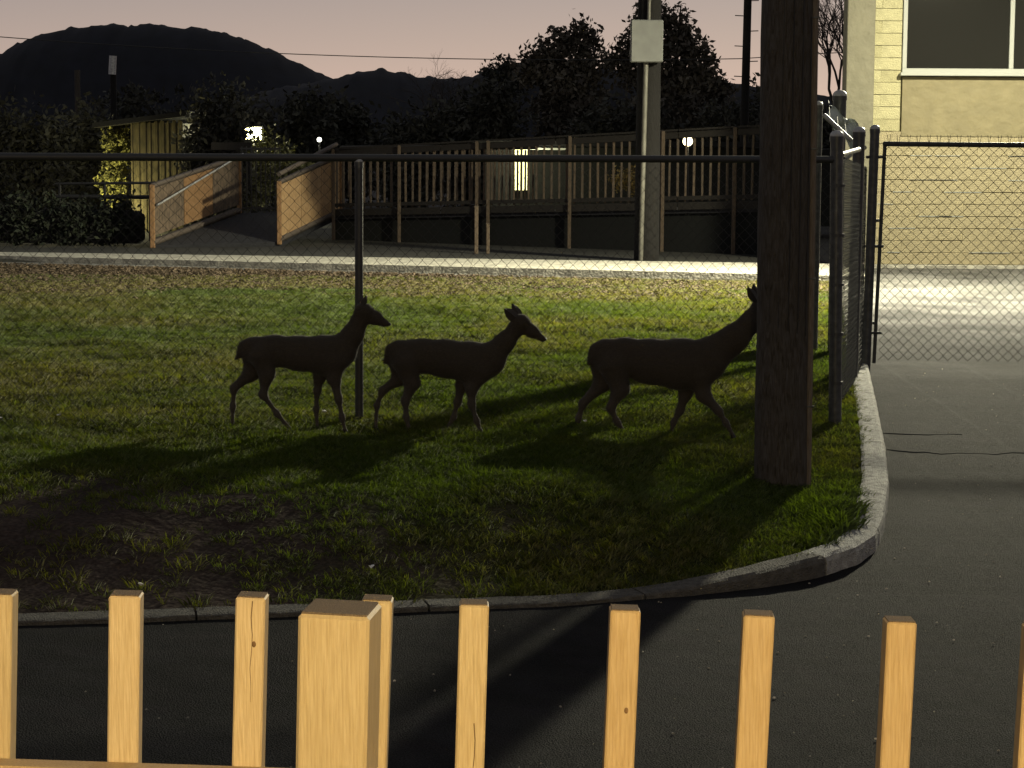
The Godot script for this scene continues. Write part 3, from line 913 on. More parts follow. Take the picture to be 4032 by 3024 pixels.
func lamps() -> void:
	# yard light on a tall steel pole, off to the right
	var t := thing("yard_light", "tall steel yard light with a shoebox head beside the driveway", "lamp", V(9.88, 0.15, 35.5))
	obj("pole", rod(Vector3(0, 0, 0), Vector3(0, 6.9, 0), 0.09, 12, 0.06), M.darksteel, t)
	obj("base", rod(Vector3(0, -0.1, 0), Vector3(0, 0.5, 0), 0.25, 16), M.concrete, t)
	obj("arm", rod(Vector3(0, 6.75, 0), Vector3(-0.75, 6.75, 0), 0.035), M.darksteel, t)
	var st := ST()
	box(st, Vector3(-0.98, 6.78, 0), Vector3(0.56, 0.14, 0.4), 0.03)
	put("head", st, M.darksteel, t)
	obj("lens", boxm(Vector3(-0.98, 6.695, 0), Vector3(0.44, 0.025, 0.3)), glow(Color(1, 0.95, 0.75), 12.0), t)
	omni(V(8.9, 6.74, 35.5), lin(1.0, 0.93, 0.67), YARD, 0.22)
	# added second head on the same pole, to brighten lawn and walkway
	st = ST()
	box(st, Vector3(-0.98, 6.62, -0.5), Vector3(0.4, 0.3, 0.34), 0.03, Basis(Vector3.UP, 0.3))
	put("added_flood_head", st, M.darksteel, t)
	var sp := SpotLight3D.new()  # added spot, fills in light over the lawn
	sp.name = "lamp_light"
	sp.light_color = lin(1.0, 0.93, 0.67)
	sp.light_energy = ADDED_FLOOD
	sp.light_size = 0.24
	sp.spot_angle = 74.0
	sp.spot_angle_attenuation = 1.0
	sp.spot_range = 120.0
	sp.shadow_enabled = true
	add_child(sp, true)
	sp.look_at_from_position(V(8.62, 6.6, 35.3), V(-2.0, 0.0, 31.0))
	obj("added_flood_lens", boxm(Vector3(-1.2, 6.6, -0.42), Vector3(0.04, 0.2, 0.26), 0.0, Basis(Vector3.UP, 0.3)), glow(Color(1, 0.95, 0.75), 12.0), t)
	# globe lamp behind the railing
	t = thing("globe_lamp", "bright round globe lamp on a thin post behind the ramp railing", "lamp", V(4.11, 0.25, 52))
	obj("post", rod(Vector3.ZERO, Vector3(0, 2.15, 0), 0.035), M.darksteel, t)
	var gl := obj("globe", ball(0.115), glow(Color(1, 0.93, 0.72), 9.0), t)
	gl.position = Vector3(0, 2.29, 0)
	omni(V(4.11, 2.54, 52), lin(1, 0.88, 0.6), 2.2, 0.1)
	# floodlight behind branches
	t = thing("flood_lamp", "square floodlight glaring through branches above the ramp gate", "lamp", V(-6.84, 0.25, 58))
	obj("post", rod(Vector3.ZERO, Vector3(0, 2.3, 0), 0.04), M.darksteel, t)
	st = ST()
	box(st, Vector3(0, 2.42, -0.06), Vector3(0.5, 0.4, 0.1), 0.02)
	put("housing", st, M.darksteel, t)
	obj("lens", boxm(Vector3(0, 2.42, 0.0), Vector3(0.42, 0.32, 0.03)), glow(Color(1, 0.97, 0.72), 6.0), t)
	omni(V(-6.84, 2.68, 57.8), lin(1, 0.95, 0.6), 5.0, 0.15)
	tree("branchy_shrub", "sparse shrub whose twigs cross the floodlight", V(-6.8, 0.25, 56.9), 1.0, 0.04, [[Vector3(0, 1.9, 0), Vector3(0.75, 0.6, 0.3)], [Vector3(0.1, 1.1, 0), Vector3(0.6, 0.6, 0.3)], [Vector3(0.9, 1.5, 0), Vector3(0.7, 0.4, 0.3)]], 3000, 0.065, Vector3(0.1, 0.1, 0.04), 640, "", 0.4)
	# small round lamp
	t = thing("small_lamp", "small round white lamp above the plywood ramp side", "lamp", V(-5.46, 0.25, 62))
	obj("post", rod(Vector3.ZERO, Vector3(0, 2.22, 0), 0.03), M.darksteel, t)
	gl = obj("globe", ball(0.065), glow(Color(1, 1, 0.92), 7.0), t)
	gl.position = Vector3(0, 2.27, 0)
	omni(V(-5.46, 2.52, 62), lin(1, 0.97, 0.8), 1.0, 0.06)
	# shed corner lamp
	t = thing("shed_lamp", "small lamp lighting the shrub at the shed's left corner", "lamp", V(-10.15, 0.25, 53.6))
	obj("post", rod(Vector3.ZERO, Vector3(0, 0.3, 0), 0.03), M.darksteel, t)
	gl = obj("bulb", ball(0.05), glow(Color(1, 0.9, 0.5), 4.0), t)
	gl.position = Vector3(0, 0.35, 0)
	omni(V(-10.15, 0.6, 53.6), lin(1, 0.88, 0.4), 7.0, 0.05)
	# dark portable building with a lit doorway behind the railing
	t = thing("portable_building", "dark low building with a brightly lit doorway behind the railing", "building", V(1.6, 0.25, 60))
	st = ST()
	for q in [[-2.4, 1.62], [2.02, 8.0]]:
		box(st, Vector3((q[0] - 1.6 * 0.0 + (q[1] if q[0] > 0 else -1.58)) * 0.5, 1.05, -1.5), Vector3(absf((q[1] if q[0] > 0 else -1.58) - q[0]), 2.1, 3.0))
	box(st, Vector3(0.22, 1.05, -1.9), Vector3(3.6, 2.1, 2.2))
	put("wall", st, M.dark, t)
	st = ST()
	box(st, Vector3(2.0, 2.2, -1.3), Vector3(9.4, 0.14, 3.8))
	put("roof", st, M.roof, t)
	st = ST()
	box(st, Vector3(-1.4, 1.55, -0.42), Vector3(0.36, 1.25, 0.05))
	put("door", st, glow(Color(1, 0.98, 0.72), 1.6), t)
	st = ST()
	box(st, Vector3(-0.9, 2.06, 0.25), Vector3(1.5, 0.05, 0.5))
	put("awning", st, M.white_paint, t)
	omni(V(0.3, 2.0, 58.9), lin(1, 0.95, 0.6), 3.0, 0.1)
	tree("warm_lit_shrub", "warmly lit small shrub behind the railing near the lit doorway", V(3.0, 0.25, 57.5), 0.5, 0.03, [[Vector3(0, 1.2, 0), Vector3(0.45, 0.35, 0.3)], [Vector3(0.4, 1.55, 0), Vector3(0.3, 0.22, 0.3)]], 900, 0.05, Vector3(0.22, 0.16, 0.05), 660, "", 0.2)

# ---------------------------------------------------------------- poles and wires
func poles() -> void:
	var t := thing("utility_pole", "thick dark wooden utility pole in the foreground, on the lawn by the kerb", "utility pole", V(1.925, 0.2, 15.4))
	var st := ST()
	var pts := []
	var rad := []
	for k in 24:
		pts.append(Vector3(-0.0022 * k + 0.003 * sin(k * 2.3), k * 0.42 - 0.3, 0))
		rad.append(0.2 - 0.0011 * k + 0.002 * sin(k * 1.7))
	tube(st, pts, rad, 28)
	put("shaft", st, M.pole, t)
	st = ST()
	var mp := []
	var mr := []
	for k in 10:
		mp.append(Vector3(0.165 - 0.005 * k, k * 0.95 - 0.1, 0.1))
		mr.append(0.028)
	tube(st, mp, mr, 8)
	put("ground_wire_moulding", st, M.moulding, t)
	for k in 4: obj("staple", boxm(Vector3(0.172 - 0.005 * k, 0.5 + k * 0.9, 0.124), Vector3(0.05, 0.012, 0.012), 0.002), M.steel, t)
	for k in 5:
		st = ST()
		var a := 0.9 + k * 0.35
		tube(st, [Vector3(cos(a) * 0.198, 1.0 + k * 0.02, sin(a) * 0.198), Vector3(cos(a) * 0.196, 3.2 + k * 0.3, sin(a) * 0.196)], [0.004, 0.005], 3)
		put("check_crack", st, M.black, t)
	# far pole with the cabinet
	t = thing("utility_pole", "dark pole carrying a large grey cabinet and pale conduit, behind the walkway", "utility pole", V(2.58, 0.25, 42.3))
	obj("shaft", rod(Vector3(0, -0.3, 0), Vector3(0, 9.5, 0), 0.245, 20, 0.2), M.pole_dark, t)
	st = ST()
	box(st, Vector3(-0.07, 4.17, 0.36), Vector3(0.61, 0.79, 0.24), 0.018)
	var cab := put("cabinet", st, M.cabinet, t)
	obj("hinge", boxm(Vector3(-0.385, 4.4, 0.44), Vector3(0.02, 0.09, 0.03), 0.004), M.steel, cab)
	obj("hinge", boxm(Vector3(-0.385, 3.95, 0.44), Vector3(0.02, 0.09, 0.03), 0.004), M.steel, cab)
	obj("conduit", rod(Vector3(-0.13, 0, 0.3), Vector3(-0.075, 3.78, 0.3), 0.048), M.conduit, t)
	obj("conduit", rod(Vector3(-0.03, 4.56, 0.26), Vector3(0.0, 9.0, 0.23), 0.035), M.conduit, t)
	obj("strap", rod(Vector3(0, 3.9, 0), Vector3(0, 3.94, 0), 0.25, 20), M.steel, t)
	t = thing("utility_pole", "second dark pole almost wholly hidden behind the thick near pole", "utility pole", V(2.96, 0.2, 24.2))
	obj("shaft", rod(Vector3(0, -0.3, 0), Vector3(0.02, 9.5, 0), 0.19, 20, 0.16), M.pole, t)
	obj("conduit", rod(Vector3(-0.12, 0, 0.17), Vector3(-0.1, 7.0, 0.16), 0.03), M.conduit, t)
	# pole with climbing pegs
	t = thing("utility_pole", "slim dark bare pole with small climbing pegs, left of the thick pole", "utility pole", V(6.5, 0.2, 62))
	obj("shaft", rod(Vector3(-0.04, -0.3, 0), Vector3(0.06, 11, 0), 0.125, 12, 0.1), M.pole_dark, t)
	for k in 10:
		var y := 4.15 + k * 0.42
		var sd := 1.0 if k % 2 else -1.0
		obj("climbing_peg", rod(Vector3(sd * 0.1, y, 0.0), Vector3(sd * 0.33, y + 0.01, 0.0), 0.014, 6), M.darksteel, t)
	# distant poles at the left
	t = thing("utility_pole", "distant pole at the left with a pale transformer can on top", "utility pole", V((249 - 1106) * 78 / 4731.0, 0.2, 78))
	obj("shaft", rod(Vector3(0, 0, 0), Vector3(0, 5.0, 0), 0.11, 10), M.pole_dark, t)
	obj("transformer", rod(Vector3(-0.02, 4.55, 0.1), Vector3(0.02, 5.2, 0.1), 0.13, 14), M.galv, t)
	t = thing("utility_pole", "faint slim pole at the far left under the hill", "utility pole", V((172 - 1106) * 78 / 4731.0, 0.2, 78))
	obj("shaft", rod(Vector3(0, 0, 0), Vector3(0, 4.7, 0), 0.1, 10), M.pole, t)
	# overhead line
	st = ST()
	pts = []
	rad = []
	for k in 60:
		var x := lerpf(-40.0, 6.55, k / 59.0)
		pts.append(V(x, 4.78 + 0.0023 * (x - 1.0) * (x - 1.0), 62))
		rad.append(0.013)
	tube(st, pts, rad, 4)
	put("overhead_wire", st, M.black).set_meta("label", "thin black overhead wire sagging across the sky below the hill top")
	get_node("overhead_wire").set_meta("category", "wire")
	st = ST()
	tube(st, [V(6.55, 4.86, 62), V(14, 5.3, 60), V(30, 7, 56)], [0.012, 0.012, 0.012], 4)
	var w := put("overhead_wire", st, M.black)
	tag(w, "thin overhead wire running right from the pole with climbing pegs", "wire")

# ---------------------------------------------------------------- chain link
func mesh_panel(a: Vector3, b: Vector3, h: float, cell: float, r: float, barbs := 0.0) -> ArrayMesh:
	var st := ST()
	var along := b - a
	var L := along.length()
	along /= L
	var nrm := Vector3(along.z, 0, -along.x)
	var half := cell * 0.5
	var cols := int(L / half)
	var rows := int(h / half)
	for k in cols:
		var pts := []
		for j in rows + 1:
			var c := k if (k + j) % 2 == 0 else k + 1
			var jit := Vector3(0, 0, 0)
			pts.append(a + along * (c * half + 0.004 * sin(k * 1.7 + j * 0.6)) + Vector3(0, j * half, 0) + nrm * (0.003 if c == k else -0.003) + jit)
		if barbs > 0.0:
			var c2: float = 0.35 if (k + rows) % 2 == 0 else -0.35
			pts.append(pts[-1] + along * half * c2 + Vector3(0, barbs, 0))
		var n2 := pts.size()
		for j in n2 - 1:
			var p: Vector3 = pts[j]
			var q: Vector3 = pts[j + 1]
			var d := (q - p).normalized()
			var u := nrm
			var w := d.cross(u)
			for s in 3:
				var a0 := TAU * s / 3.0
				var a1 := TAU * (s + 1) / 3.0
				var n0 := u * cos(a0) + w * sin(a0)
				var n1 := u * cos(a1) + w * sin(a1)
				for v in [[p, n0], [q, n1], [p, n1], [p, n0], [q, n0], [q, n1]]:
					st.set_normal(v[1])
					st.add_vertex(v[0] + v[1] * r)
	return st.commit()

func capped_post(called: String, parent: Node3D, foot: Vector3, top: Vector3, r: float, m: Material) -> void:
	var o := obj(called, rod(foot, top, r, 16), m, parent)
	var c := obj("post_cap", ball(r * 1.08, 0.8), M.galv, o)
	c.position = top
	obj("cap_ring", rod(top - Vector3(0, 0.05, 0), top - Vector3(0, 0.005, 0), r * 1.1, 16), M.steel, o)

func fences() -> void:
	# front run
	var L := V(-6.4, 0.27, 15.9)
	var C := V(2.77, 0.24, 18.62)
	var G := V(3.81, 0.09, 23.5)
	var t := thing("chain_link_fence", "chain-link fence with steel top rail running across the lawn behind the deer", "fence")
	obj("top_rail", rod(L + Vector3(0, 2.13, 0), C + Vector3(0, 2.16, 0), 0.03, 12), M.darksteel, t)
	for f in [0.0, 0.5645]:
		var p := L.lerp(C, f)
		capped_post("post", t, p - Vector3(0, 0.2, 0), p + Vector3(0, 2.12, 0), 0.033, M.darksteel)
	obj("chain_link", mesh_panel(L + Vector3(0, 0.02, 0.035), C + Vector3(0, 0.02, 0.035), 2.1, 0.094, 0.0016), M.wire, t, "stuff")
	capped_post("corner_post", t, C - Vector3(0, 0.2, 0), C + Vector3(-0.04, 2.36, 0), 0.055, M.steel)
	for k in 5: obj("tension_band", rod(C + Vector3(-0.005 * k, 0.25 + k * 0.42, 0), C + Vector3(-0.005 * k, 0.275 + k * 0.42, 0), 0.06, 14), M.darksteel, t)
	# run along the driveway
	t = thing("chain_link_fence", "short chain-link run along the kerb from corner post to gate post, with barbed-wire arm", "fence")
	obj("top_rail", rod(C + Vector3(0, 2.2, 0), G + Vector3(-0.1, 2.4, 0.2), 0.025, 12), M.steel, t)
	obj("chain_link", mesh_panel(C + Vector3(0.0, 0.03, 0), G + Vector3(-0.05, 0.03, 0.1), 2.2, 0.094, 0.0022), M.wire, t, "stuff")
	var mid := C.lerp(G, 0.72)
	capped_post("post", t, mid - Vector3(0.07, 0.2, 0), mid + Vector3(-0.05, 2.52, 0), 0.06, M.steel)
	obj("stretcher_bar", rod(C + Vector3(-0.14, 0.1, -0.6), C + Vector3(-0.16, 2.1, -0.6), 0.012, 6), M.steel, t)
	obj("barb_arm", rod(V(3.42, 2.56, 22.3), V(3.13, 2.82, 22.3), 0.024, 10), M.galv, t)
	obj("arm_clamp", rod(V(3.3, 2.33, 22.25), V(3.42, 2.42, 22.3), 0.018, 8), M.galv, t)
	for k in 3:
		var f := (k + 0.6) / 3.4
		var p0 := V(3.42, 2.56, 22.3).lerp(V(3.13, 2.82, 22.3), f)
		obj("barbed_wire", rod(p0, p0 + Vector3(0.35, 0.25, -2.6), 0.004, 4), M.wire, t)
	t = thing("fence_post", "taller far fence post with bright cap beside the building corner", "post", V(3.63, 0.1, 24.6))
	capped_post("shaft", t, Vector3(0, -0.1, 0), Vector3(0, 2.96, 0), 0.075, M.steel)
	t = thing("fence_post", "slim far fence post with bright cap right of the thick pole", "post", V(3.42, 0.1, 24.8))
	capped_post("shaft", t, Vector3(0, -0.1, 0), Vector3(0, 2.86, 0), 0.05, M.steel)
	# plastic sheet caught on the wires
	var st := ST()
	var n := 9
	var grid := []
	for j in n + 1:
		for i in n + 1:
			var u := float(i) / n
			var v := float(j) / n
			grid.append(V(3.42 + 0.3 * u + 0.03 * sin(v * 7.0), 2.94 - 0.2 * u - 0.32 * v * (0.6 + 0.5 * u) + 0.03 * sin(u * 9 + v * 4), 23.9 + 0.05 * sin(u * 11.0 + v * 5.0)))
	for j in n:
		for i in n:
			var a := j * (n + 1) + i
			quad(st, grid[a], grid[a + 1], grid[a + n + 2], grid[a + n + 1], V(3.5, 2.8, 26))
	tag(put("plastic_sheet", st, M.plastic), "pale crumpled plastic sheet caught between the far fence posts", "plastic sheet")
	# gate post and gate
	t = thing("gate_post", "round steel gate post with a domed cap at the driveway gate", "gate post", G)
	capped_post("shaft", t, Vector3(0.0, -0.2, 0), Vector3(0.04, 2.6, 0), 0.05, M.steel)
	for y in [0.42, 1.35, 2.3]:
		obj("hinge", rod(Vector3(-0.05, y, 0), Vector3(0.16, y, 0.02), 0.016, 8), M.darksteel, t)
	t = thing("driveway_gate", "chain-link driveway gate with round top rail in front of the block wall", "gate", V(4.0, 0.1, 23.5))
	obj("stile", rod(Vector3(-0.1, 0.08, 0), Vector3(-0.04, 2.43, 0), 0.02, 10), M.darksteel, t)
	obj("stile", rod(Vector3(3.3, 0.08, 0.2), Vector3(3.3, 2.43, 0.2), 0.024, 10), M.darksteel, t)
	obj("top_rail", rod(Vector3(-0.04, 2.43, 0), Vector3(3.3, 2.42, 0.2), 0.027, 12), M.darksteel, t)
	obj("elbow", ball(0.028), M.darksteel, t).position = Vector3(-0.04, 2.43, 0)
	obj("chain_link", mesh_panel(Vector3(-0.06, 0.12, 0.03), Vector3(3.3, 0.12, 0.23), 2.32, 0.106, 0.003, 0.13), M.wire, t, "stuff")
	for y in [0.5, 1.6]: obj("tie_band", rod(Vector3(-0.1, y, 0.0), Vector3(-0.1, y + 0.03, 0.0), 0.03, 10), M.darksteel, t)

# ---------------------------------------------------------------- building
func building() -> void:
	var t := thing("school_building", "pale yellow block building with large dark window and grey corner pilaster", "building")
	var st := ST()
	var F := 41.33
	# core with a window recess
	box(st, V(15.3, 1.93, 41.56), Vector3(17.3, 3.7, 0.42))
	box(st, V(6.95, 5.58, 41.56), Vector3(0.56, 3.6, 0.42))
	box(st, V(15.625, 6.88, 41.56), Vector3(16.79, 1.0, 0.42))
	box(st, V(17.6, 5.08, 41.56), Vector3(12.6, 2.6, 0.42))
	box(st, V(16.4, 3.7, 46.3), Vector3(15.2, 7.3, 9.0))
	put("wall", st, M.mortar, t)
	var ch := 0.2265
	var ln := 0.46
	var mats := [M.block, M.block_b, M.block_c]
	var cache := []
	for k in 5:
		var w: float = ln - 0.0008
		cache.append(boxm(Vector3.ZERO, Vector3(w, ch - 0.006 - 0.001 * k, 0.11), 0.003 + 0.001 * k))
	for c in 25:
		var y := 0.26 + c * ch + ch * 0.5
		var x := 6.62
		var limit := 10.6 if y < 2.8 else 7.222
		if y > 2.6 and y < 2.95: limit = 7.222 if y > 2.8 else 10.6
		var first := c % 2 == 1
		while x < limit - 0.01:
			var w := ln * 0.5 if first else ln
			first = false
			if limit - x - w < 0.15: w = limit - x
			var mesh: Mesh = cache[rng.randi() % 5]
			if absf(w - ln) > 0.001:
				mesh = boxm(Vector3.ZERO, Vector3(w - 0.0008, ch - 0.008, 0.11), 0.0035)
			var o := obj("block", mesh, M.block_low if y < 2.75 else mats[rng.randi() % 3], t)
			o.position = V(x + w * 0.5, y + rng.randf_range(-0.003, 0.003), F - 0.004 + rng.randf() * 0.008)
			o.rotation = Vector3(rng.randf_range(-0.02, 0.012), 0, rng.randf_range(-0.004, 0.004))
			x += w
	st = ST()
	box(st, V(11.0, 3.21, F - 0.012), Vector3(7.5, 1.1, 0.12), 0.004)
	put("infill_panel", st, M.panel, t)
	for k in 20:
		st = ST()
		var row := rng.randi_range(1, 11)
		box(st, V(rng.randf_range(6.9, 10.0), 0.26 + row * ch + 0.002, F - 0.063), Vector3(rng.randf_range(0.2, 0.9), 0.012, 0.016), 0.003)
		put("mortar_ledge", st, M.white_paint, t)
	st = ST()
	box(st, V(6.42, 3.8, 41.25), Vector3(0.52, 7.3, 0.5), 0.015)
	put("pilaster", st, M.pilaster, t)
	st = ST()
	box(st, V(15.2, 0.225, 41.2), Vector3(17.0, 0.07, 0.22), 0.008)
	put("footing", st, M.concrete, t)
	st = ST()
	box(st, V(16.0, 7.5, 46.0), Vector3(17.0, 0.22, 10.6), 0.03)
	put("roof", st, M.roof, t)
	# window
	var w := Node3D.new()
	w.name = "window"
	t.add_child(w)
	w.position = V(7.24, 3.78, F)
	obj("sill", boxm(Vector3(1.95, 0.03, 0.1), Vector3(4.0, 0.06, 0.24), 0.008), M.white_paint, w)
	obj("frame", boxm(Vector3(1.95, 0.1, 0.03), Vector3(3.9, 0.08, 0.09), 0.006), M.white_paint, w)
	obj("frame", boxm(Vector3(1.95, 2.42, 0.03), Vector3(3.9, 0.08, 0.09), 0.006), M.white_paint, w)
	obj("frame", boxm(Vector3(0.04, 1.26, 0.032), Vector3(0.08, 2.24, 0.09), 0.006), M.white_paint, w)
	obj("frame", boxm(Vector3(3.86, 1.26, 0.032), Vector3(0.08, 2.24, 0.09), 0.006), M.white_paint, w)
	obj("mullion", boxm(Vector3(2.03, 1.26, 0.03), Vector3(0.085, 2.24, 0.08), 0.006), M.white_paint, w)
	obj("pane", boxm(Vector3(1.03, 1.26, 0.0), Vector3(1.9, 2.24, 0.012)), M.glass, w)
	obj("pane", boxm(Vector3(2.95, 1.26, 0.0), Vector3(1.74, 2.24, 0.012)), M.glass, w)

# ---------------------------------------------------------------- deer
func sdf(bones: Array, cell: float, k: float) -> ArrayMesh:
	var lo := Vector3(1e9, 1e9, 1e9)
	var hi := -lo
	for b in bones:
		for e in [[b[0], b[2]], [b[1], b[3]]]:
			lo = lo.min(e[0] - Vector3.ONE * (e[1] + 0.04))
			hi = hi.max(e[0] + Vector3.ONE * (e[1] + 0.04))
	var nx := int((hi.x - lo.x) / cell) + 2
	var ny := int((hi.y - lo.y) / cell) + 2
	var nz := int((hi.z - lo.z) / cell) + 2
	var f := PackedFloat32Array()
	f.resize(nx * ny * nz)
	f.fill(1.0)
	for b in bones:
		var a: Vector3 = b[0]
		var c: Vector3 = b[1]
		var ra: float = b[2]
		var rb: float = b[3]
		var zs: float = b[4]
		var mr := maxf(ra, rb) + k + cell * 2.0
		var i0 := maxi(int((minf(a.x, c.x) - mr - lo.x) / cell), 0)
		var i1 := mini(int((maxf(a.x, c.x) + mr - lo.x) / cell) + 1, nx - 1)
		var j0 := maxi(int((minf(a.y, c.y) - mr - lo.y) / cell), 0)
		var j1 := mini(int((maxf(a.y, c.y) + mr - lo.y) / cell) + 1, ny - 1)
		var k0 := maxi(int((minf(a.z, c.z) - mr - lo.z) / cell), 0)
		var k1 := mini(int((maxf(a.z, c.z) + mr - lo.z) / cell) + 1, nz - 1)
		var ba := Vector3(c.x - a.x, c.y - a.y, (c.z - a.z) * zs)
		var bb := maxf(ba.length_squared(), 1e-9)
		for kk in range(k0, k1 + 1):
			var pz := (lo.z + kk * cell - a.z) * zs
			for j in range(j0, j1 + 1):
				var py := lo.y + j * cell - a.y
				var at := (kk * ny + j) * nx
				for i in range(i0, i1 + 1):
					var p := Vector3(lo.x + i * cell - a.x, py, pz)
					var h := clampf(p.dot(ba) / bb, 0.0, 1.0)
					var d := (p - ba * h).length() - lerpf(ra, rb, h)
					var o := f[at + i]
					var s := maxf(k - absf(d - o), 0.0) / k
					f[at + i] = minf(d, o) - s * s * k * 0.25
	var vid := {}
	var verts := PackedVector3Array()
	var sxy := nx * ny
	var off := [0, 1, nx, nx + 1, sxy, sxy + 1, sxy + nx, sxy + nx + 1]
	var edges := [[0, 1], [2, 3], [4, 5], [6, 7], [0, 2], [1, 3], [4, 6], [5, 7], [0, 4], [1, 5], [2, 6], [3, 7]]
	for kk in nz - 1:
		for j in ny - 1:
			var base := (kk * ny + j) * nx
			for i in nx - 1:
				var at := base + i
				if absf(f[at]) > cell * 4.0: continue
				var m := 0
				for q in 8:
					if f[at + off[q]] < 0.0: m |= 1 << q
				if m == 0 or m == 255: continue
				var sum := Vector3.ZERO
				var cnt := 0
				for e in edges:
					var va := f[at + off[e[0]]]
					var vb := f[at + off[e[1]]]
					if (va < 0.0) == (vb < 0.0): continue
					var t := va / (va - vb)
					var pa := Vector3(e[0] & 1, (e[0] >> 1) & 1, e[0] >> 2)
					var pb := Vector3(e[1] & 1, (e[1] >> 1) & 1, e[1] >> 2)
					sum += pa.lerp(pb, t)
					cnt += 1
				vid[at] = verts.size()
				verts.append(lo + (Vector3(i, j, kk) + sum / cnt) * cell)
	var idx := PackedInt32Array()
	for at in vid:
		for q in [[1, nx, sxy], [nx, sxy, 1], [sxy, 1, nx]]:
			var a0 := f[at]
			var a1 := f[at + q[0]]
			if (a0 < 0.0) == (a1 < 0.0): continue
			var o1: int = at - q[1]
			var o2: int = at - q[1] - q[2]
			var o3: int = at - q[2]
			if not (vid.has(o1) and vid.has(o2) and vid.has(o3)): continue
			var v := [vid[at], vid[o1], vid[o2], vid[o3]]
			if a0 < 0.0:
				idx.append_array(PackedInt32Array([v[0], v[2], v[1], v[0], v[3], v[2]]))
			else:
				idx.append_array(PackedInt32Array([v[0], v[1], v[2], v[0], v[2], v[3]]))
	var st := ST()
	for v in verts:
		# brown back, paler belly, throat and inner legs
		var y := (v.y - lo.y) / (hi.y - lo.y)
		var pale := clampf((0.62 - y) * 1.6, 0.0, 1.0) * 0.5
		var c := Vector3(0.075, 0.06, 0.043).lerp(Vector3(0.17, 0.15, 0.12), pale)
		st.set_color(Color(c.x, c.y, c.z))
		st.add_vertex(v)
	for i in idx: st.add_index(i)
	st.generate_normals()
	return st.commit()

func deer(label: String, foot: Vector3, org: Vector2, u: float, bones: Array, ears: Array, eye: Vector2, nose: Vector2, hooves: Array) -> void:
	var t := thing("deer", label, "deer", foot, "deer walking in single file along the fence")
	var p := func(x: float, y: float, z: float) -> Vector3: return Vector3((x - org.x) * u, (org.y - y) * u, z)
	var list := []
	for b in bones:
		# x0 y0 r0  x1 y1 r1  z0 z1  flattening
		var th := 1.06 if b[2] > 60 else (0.86 if b[2] < 28 and b[8] == 1 else 1.0)
		list.append([p.call(b[0], b[1], b[6]), p.call(b[3], b[4], b[7]), b[2] * u * th, b[5] * u * th, b[8]])
	var skin := sdf(list, 0.0095, 0.045)
	obj("body", skin, M.deer, t)
	# short coat lying back along the body
	var arr := skin.surface_get_arrays(0)
	var vv: PackedVector3Array = arr[Mesh.ARRAY_VERTEX]
	var nv: PackedVector3Array = arr[Mesh.ARRAY_NORMAL]
	var cv: PackedColorArray = arr[Mesh.ARRAY_COLOR]
	var fst := ST()
	var fr := RandomNumberGenerator.new()
	fr.seed = 90
	var sgn := 0.0
	for i in vv.size(): sgn += nv[i].z * vv[i].z
	for k in vv.size() * 2:
		var i := fr.randi() % vv.size()
		var out := nv[i] * signf(sgn)
		var at := vv[i] + Vector3(fr.randfn(), fr.randfn(), fr.randfn()) * 0.0035
		var lie := Vector3(-0.9, -0.35, 0) + Vector3(fr.randfn(), fr.randfn(), fr.randfn()) * 0.25
		lie = (lie - out * lie.dot(out)).normalized()
		var slim := 0.55 if vv[i].y < 0.38 else 1.0
		var tip := at + (lie + out * 0.35) * fr.randf_range(0.012, 0.024) * slim
		var sd := lie.cross(out).normalized() * 0.0022
		var tone := fr.randf_range(0.8, 1.7)
		fst.set_color(Color(cv[i].r * tone, cv[i].g * tone, cv[i].b * tone))
		fst.set_normal(out)
		var b0 := at - out * 0.004
		var tri_ := [b0 - sd, b0 + sd, tip]
		if (tri_[1] - tri_[0]).cross(tri_[2] - tri_[0]).dot(out) > 0.0: tri_ = [b0 + sd, b0 - sd, tip]
		for q in tri_: fst.add_vertex(q)
	put("fur", fst, M.deer, t, "stuff")
	for e in ears:
		var st := ST()
		var a: Vector3 = p.call(e[0], e[1], e[5])
		var b: Vector3 = p.call(e[2], e[3], e[6])
		var ax := (b - a).normalized()
		var sd := ax.cross(Vector3(0.35, 0.1, 0.9)).normalized()
		var nn := ax.cross(sd)
		var prev := []
		for k in 9:
			var f := k / 8.0
			var w: float = e[4] * u * sin(PI * clampf(0.12 + f * 0.86, 0, 1)) + 0.002
			var c := a.lerp(b, f)
			var ring := [c - sd * w + nn * w * 0.35, c - nn * 0.008, c + sd * w + nn * w * 0.35, c - nn * 0.014]
			if k > 0:
				for m in 4: quad(st, prev[m], prev[(m + 1) % 4], ring[(m + 1) % 4], ring[m], c)
			prev = ring
		put("ear", st, M.bark, t)
	for s in [1, -1]:
		obj("eye", ball(0.011), M.eye, t).position = p.call(eye.x, eye.y, s * 0.034)
	obj("nose", ball(0.017, 0.8), M.hoof, t).position = p.call(nose.x, nose.y, 0)
	for h in hooves:
		var st := ST()
		tube(st, [p.call(h[0] - 3, org.y - 26, h[1]), p.call(h[0] + 6, org.y + 6, h[1])], [0.013, 0.023], 8)
		put("hoof", st, M.hoof, t)

